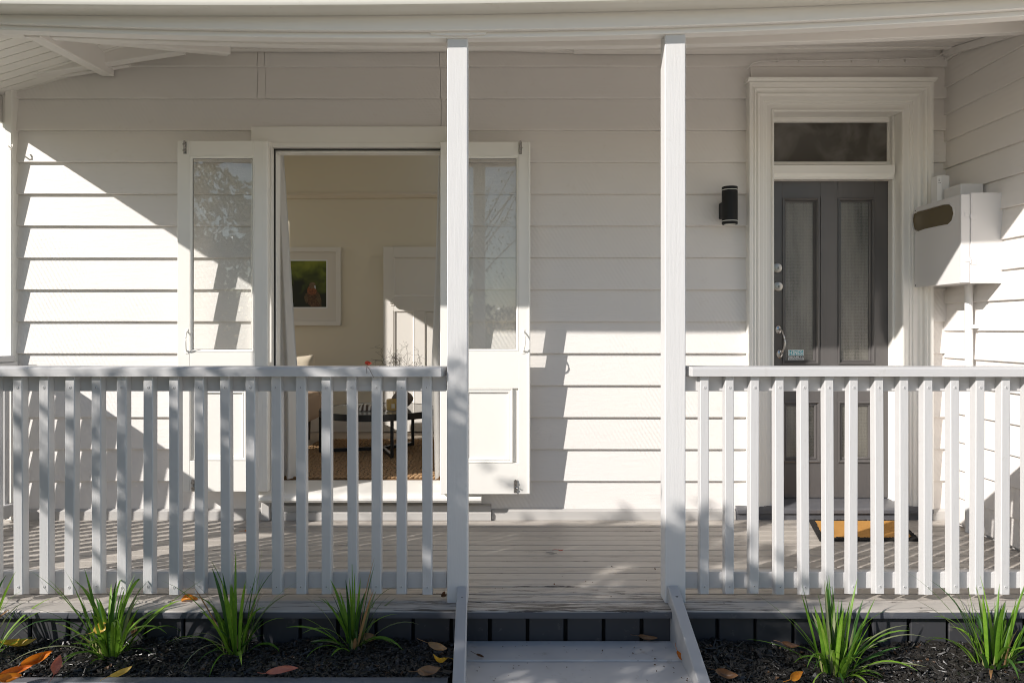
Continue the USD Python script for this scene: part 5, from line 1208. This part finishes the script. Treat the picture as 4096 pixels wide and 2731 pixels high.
fallen(g_(2216, 2340, 0.0, 0.004), 0.012, 0.010, m_br, 'brown crumb of leaf in the middle of the deck front', 0.5, 0, 0.9, 0.4, 0.6, stalk=0, seed=27)
# crumbs of dead leaf and bark strewn about
g = np.random.default_rng(77); bits = []
def crumb(x, y, z, L):
    v, f = leaf_shape(L, L * g.uniform(0.3, 0.8), g.uniform(0, 0.8), g.uniform(0, 0.8), 0.1, g.uniform(0, 6), 0, 4, 2)
    return rot(v, g.uniform(-0.5, 0.5), g.uniform(-0.3, 0.3), g.uniform(0, 6.3)) + [x, y, z], f
for _ in range(46): bits.append(crumb(g.uniform(-0.12, 0.68), g.uniform(2.68, 3.03), -0.133, g.uniform(0.003, 0.011)))
for _ in range(40): bits.append(crumb(g.uniform(-2.2, 2.2), g.uniform(3.03, 3.6), 0.0025, g.uniform(0.003, 0.010)))
for _ in range(90):
    x = g.uniform(-2.1, -0.25); y = g.uniform(2.74, 3.02); bits.append(crumb(x, y, float(bed_h(x, y, -0.152, 0.03, 2.735)) + 0.014, g.uniform(0.006, 0.022)))
for _ in range(110):
    x = g.uniform(0.78, 2.2); y = g.uniform(2.56, 3.02); bits.append(crumb(x, y, float(bed_h(x, y, -0.185, 0.045, 2.30)) + 0.014, g.uniform(0.006, 0.022)))
m_litter = leafmat('litter', [(0, (0.05, 0.028, 0.016)), (0.5, (0.16, 0.085, 0.042)), (1, (0.40, 0.27, 0.15))], 0.15, 'g.random_per_island')
obj('leaf_litter', join(bits), m_litter, kind='stuff', label='brown crumbs of dead leaf strewn over the mulch, treads and deck front', category='leaf litter')
fa = g_(2202, 2212, 0.0, 0.003)
fv, ff2 = leaf_shape(0.058, 0.014, 0.05, 0.3, 0.02, 3, 0.012)
obj('feather', (rot(fv, 0.1, 0, PI - 0.5) + fa, ff2), m_feath, smooth=True, label='small grey feather lying on the deck boards between the posts', category='feather')

# ================================================================== THE GARDEN IN FRONT (casts the tree shade, mirrors in the panes)
def leaves(centres, size, seed, up=0.3):
    g = np.random.default_rng(seed); n_ = len(centres)
    d = g.normal(0, 1, (n_, 3)); d /= np.linalg.norm(d, axis=1)[:, None]
    s = np.cross(d, g.normal(0, 1, (n_, 3))); s /= np.linalg.norm(s, axis=1)[:, None]; nn = np.cross(d, s)
    L = size * g.uniform(0.7, 1.3, n_)[:, None]; W = L * 0.46
    c = np.asarray(centres)
    v = np.stack([c - d * L / 2, c - s * W / 2 + nn * W * 0.15, c, c + s * W / 2 + nn * W * 0.15, c + d * L / 2], 1).reshape(-1, 3)
    fc = np.array([(0, 2, 1), (0, 3, 2), (1, 2, 4), (2, 3, 4)])
    return v, (fc[None] + 5 * np.arange(n_)[:, None, None]).reshape(-1, 3)
def limb_tree(base, H, spread, n_limb, seed, r0=0.07, z0=0.35):
    g = np.random.default_rng(seed); ps = []; tips = []
    base = np.array(base, float)
    trunk = [base + [0.03 * math.sin(i), 0.03 * math.cos(i * 1.3), H * 0.7 * i / 6] for i in range(7)]
    ps.append(tube(trunk, r0, 8, [1 - 0.1 * i for i in range(7)]))
    for k in range(n_limb):
        s = g.uniform(z0, 0.7); p = base + [0, 0, H * s]; az = g.uniform(0, 2 * PI); d = np.array([math.cos(az) * spread, math.sin(az) * spread, H * 0.42]) / 5
        pts = [p.copy()]
        for i in range(5):
            p = p + d + g.normal(0, 0.06, 3); pts.append(p.copy()); tips.append(p.copy())
        ps.append(tube(pts, r0 * 0.35, 6, [1, 0.8, 0.6, 0.45, 0.3, 0.15]))
    return join(ps), np.array(tips)
# shrub beside the path: top edge falls from left to right
sh = thing('garden_shrub', 'glossy leaved garden shrub mirrored in the glass of the left french door leaf', 'shrub')
g = np.random.default_rng(21)
sxk, szk = [-6.3, -5.7, -5.3, -4.6, -3.9, -3.3, -2.95, -2.72, -2.5, -1.9, -1.3], [1.4, 1.9, 2.9, 3.25, 3.22, 3.12, 3.0, 2.55, 2.05, 1.95, 1.4]
NS = 60000
q = np.column_stack([g.uniform(-6.3, -1.25, NS), 0.5 + g.normal(0, 0.22, NS), np.zeros(NS)])
top = np.interp(q[:, 0], sxk, szk) + 0.32 * (meshkit.noise(np.column_stack([q[:, 0] * 5, q[:, 1] * 5, np.ones(NS)]), 4) - 0.5)
q[:, 2] = GZ + (top - GZ) * g.random(NS) ** 0.75
den = meshkit.fbm(q * 3.4, 3, 5); near = top - q[:, 2]
sp_ = np.cross(TOSUN, [0, 0, 1.0]); sp_ /= np.linalg.norm(sp_); sq_ = np.cross(sp_, TOSUN)
gap = meshkit.fbm(np.column_stack([q @ sp_ * 7.0, q @ sq_ * 7.0, q @ TOSUN * 0.6]), 2, 15)      # openings lined up with the sun to let dapples through
keep = (den > 0.34 + 0.14 * np.exp(-near / 0.3) - 0.04 * (near > 0.8)) & (gap > 0.30 + 0.14 * np.exp(-near / 0.35))
keep &= q[:, 0] > -4.5 - 1.15 * np.clip((q[:, 2] - 2.2) / 0.5, 0, 1)                     # bare below on its left side
keep &= ~((q[:, 0] > -3.7) & (q[:, 0] < -2.95) & (q[:, 2] > 2.17) & (q[:, 2] < 2.5) & (g.random(NS) < 0.75))
keep &= ~((q[:, 0] > -3.65) & (q[:, 0] < -2.95) & (q[:, 2] > 2.5) & (g.random(NS) < 0.30))
keep &= ~((q[:, 0] > -3.3) & (q[:, 2] < 1.95) & (g.random(NS) < 0.6))
keep &= ~((q[:, 0] > -2.6) & (g.random(NS) < 0.85))
cs = q[keep]
obj('foliage', leaves(cs, 0.095, 22), m_shrub, sh)
br, _ = limb_tree((-4.4, 0.5, GZ), 3.4, 1.2, 9, 31, 0.05)
br2, _ = limb_tree((-3.2, 0.5, GZ), 3.1, 0.8, 7, 32, 0.04)
br3, _ = limb_tree((-5.3, 0.5, GZ), 2.7, 0.7, 6, 33, 0.04)
obj('branches', join([br, br2, br3]), m_trunk, sh)
def crown_tree(name, base, H, spread, nl, seed, label, per=28, size=0.11):
    t = thing(name, label, 'tree')
    w, tips = limb_tree(base, H, spread, nl, seed, 0.11)
    obj('trunk', w, m_trunk, t)
    g = np.random.default_rng(seed + 1)
    cc_ = np.repeat(tips, per, 0) + g.normal(0, 0.30, (len(tips) * per, 3))
    obj('crown', leaves(cc_, size, seed + 2), m_shrub, t)
crown_tree('garden_tree', (-1.2, -11.0, GZ), 5.6, 2.0, 22, 61, 'twiggy tree across the garden mirrored in the right french door pane', 9)
crown_tree('garden_tree', (4.5, -11.0, GZ), 6.5, 2.4, 18, 71, 'taller leafy tree across the garden facing the front door')
hg_ = thing('hedge', 'clipped leafy hedge along the far side of the garden, mirrored in the panes', 'hedge')
g = np.random.default_rng(81)
hc = np.column_stack([g.uniform(-16, 11, 15000), -12.5 + g.normal(0, 0.25, 15000), GZ + 2.3 * g.random(15000) ** 0.7])
obj('foliage', leaves(hc, 0.16, 82), m_shrub, hg_)
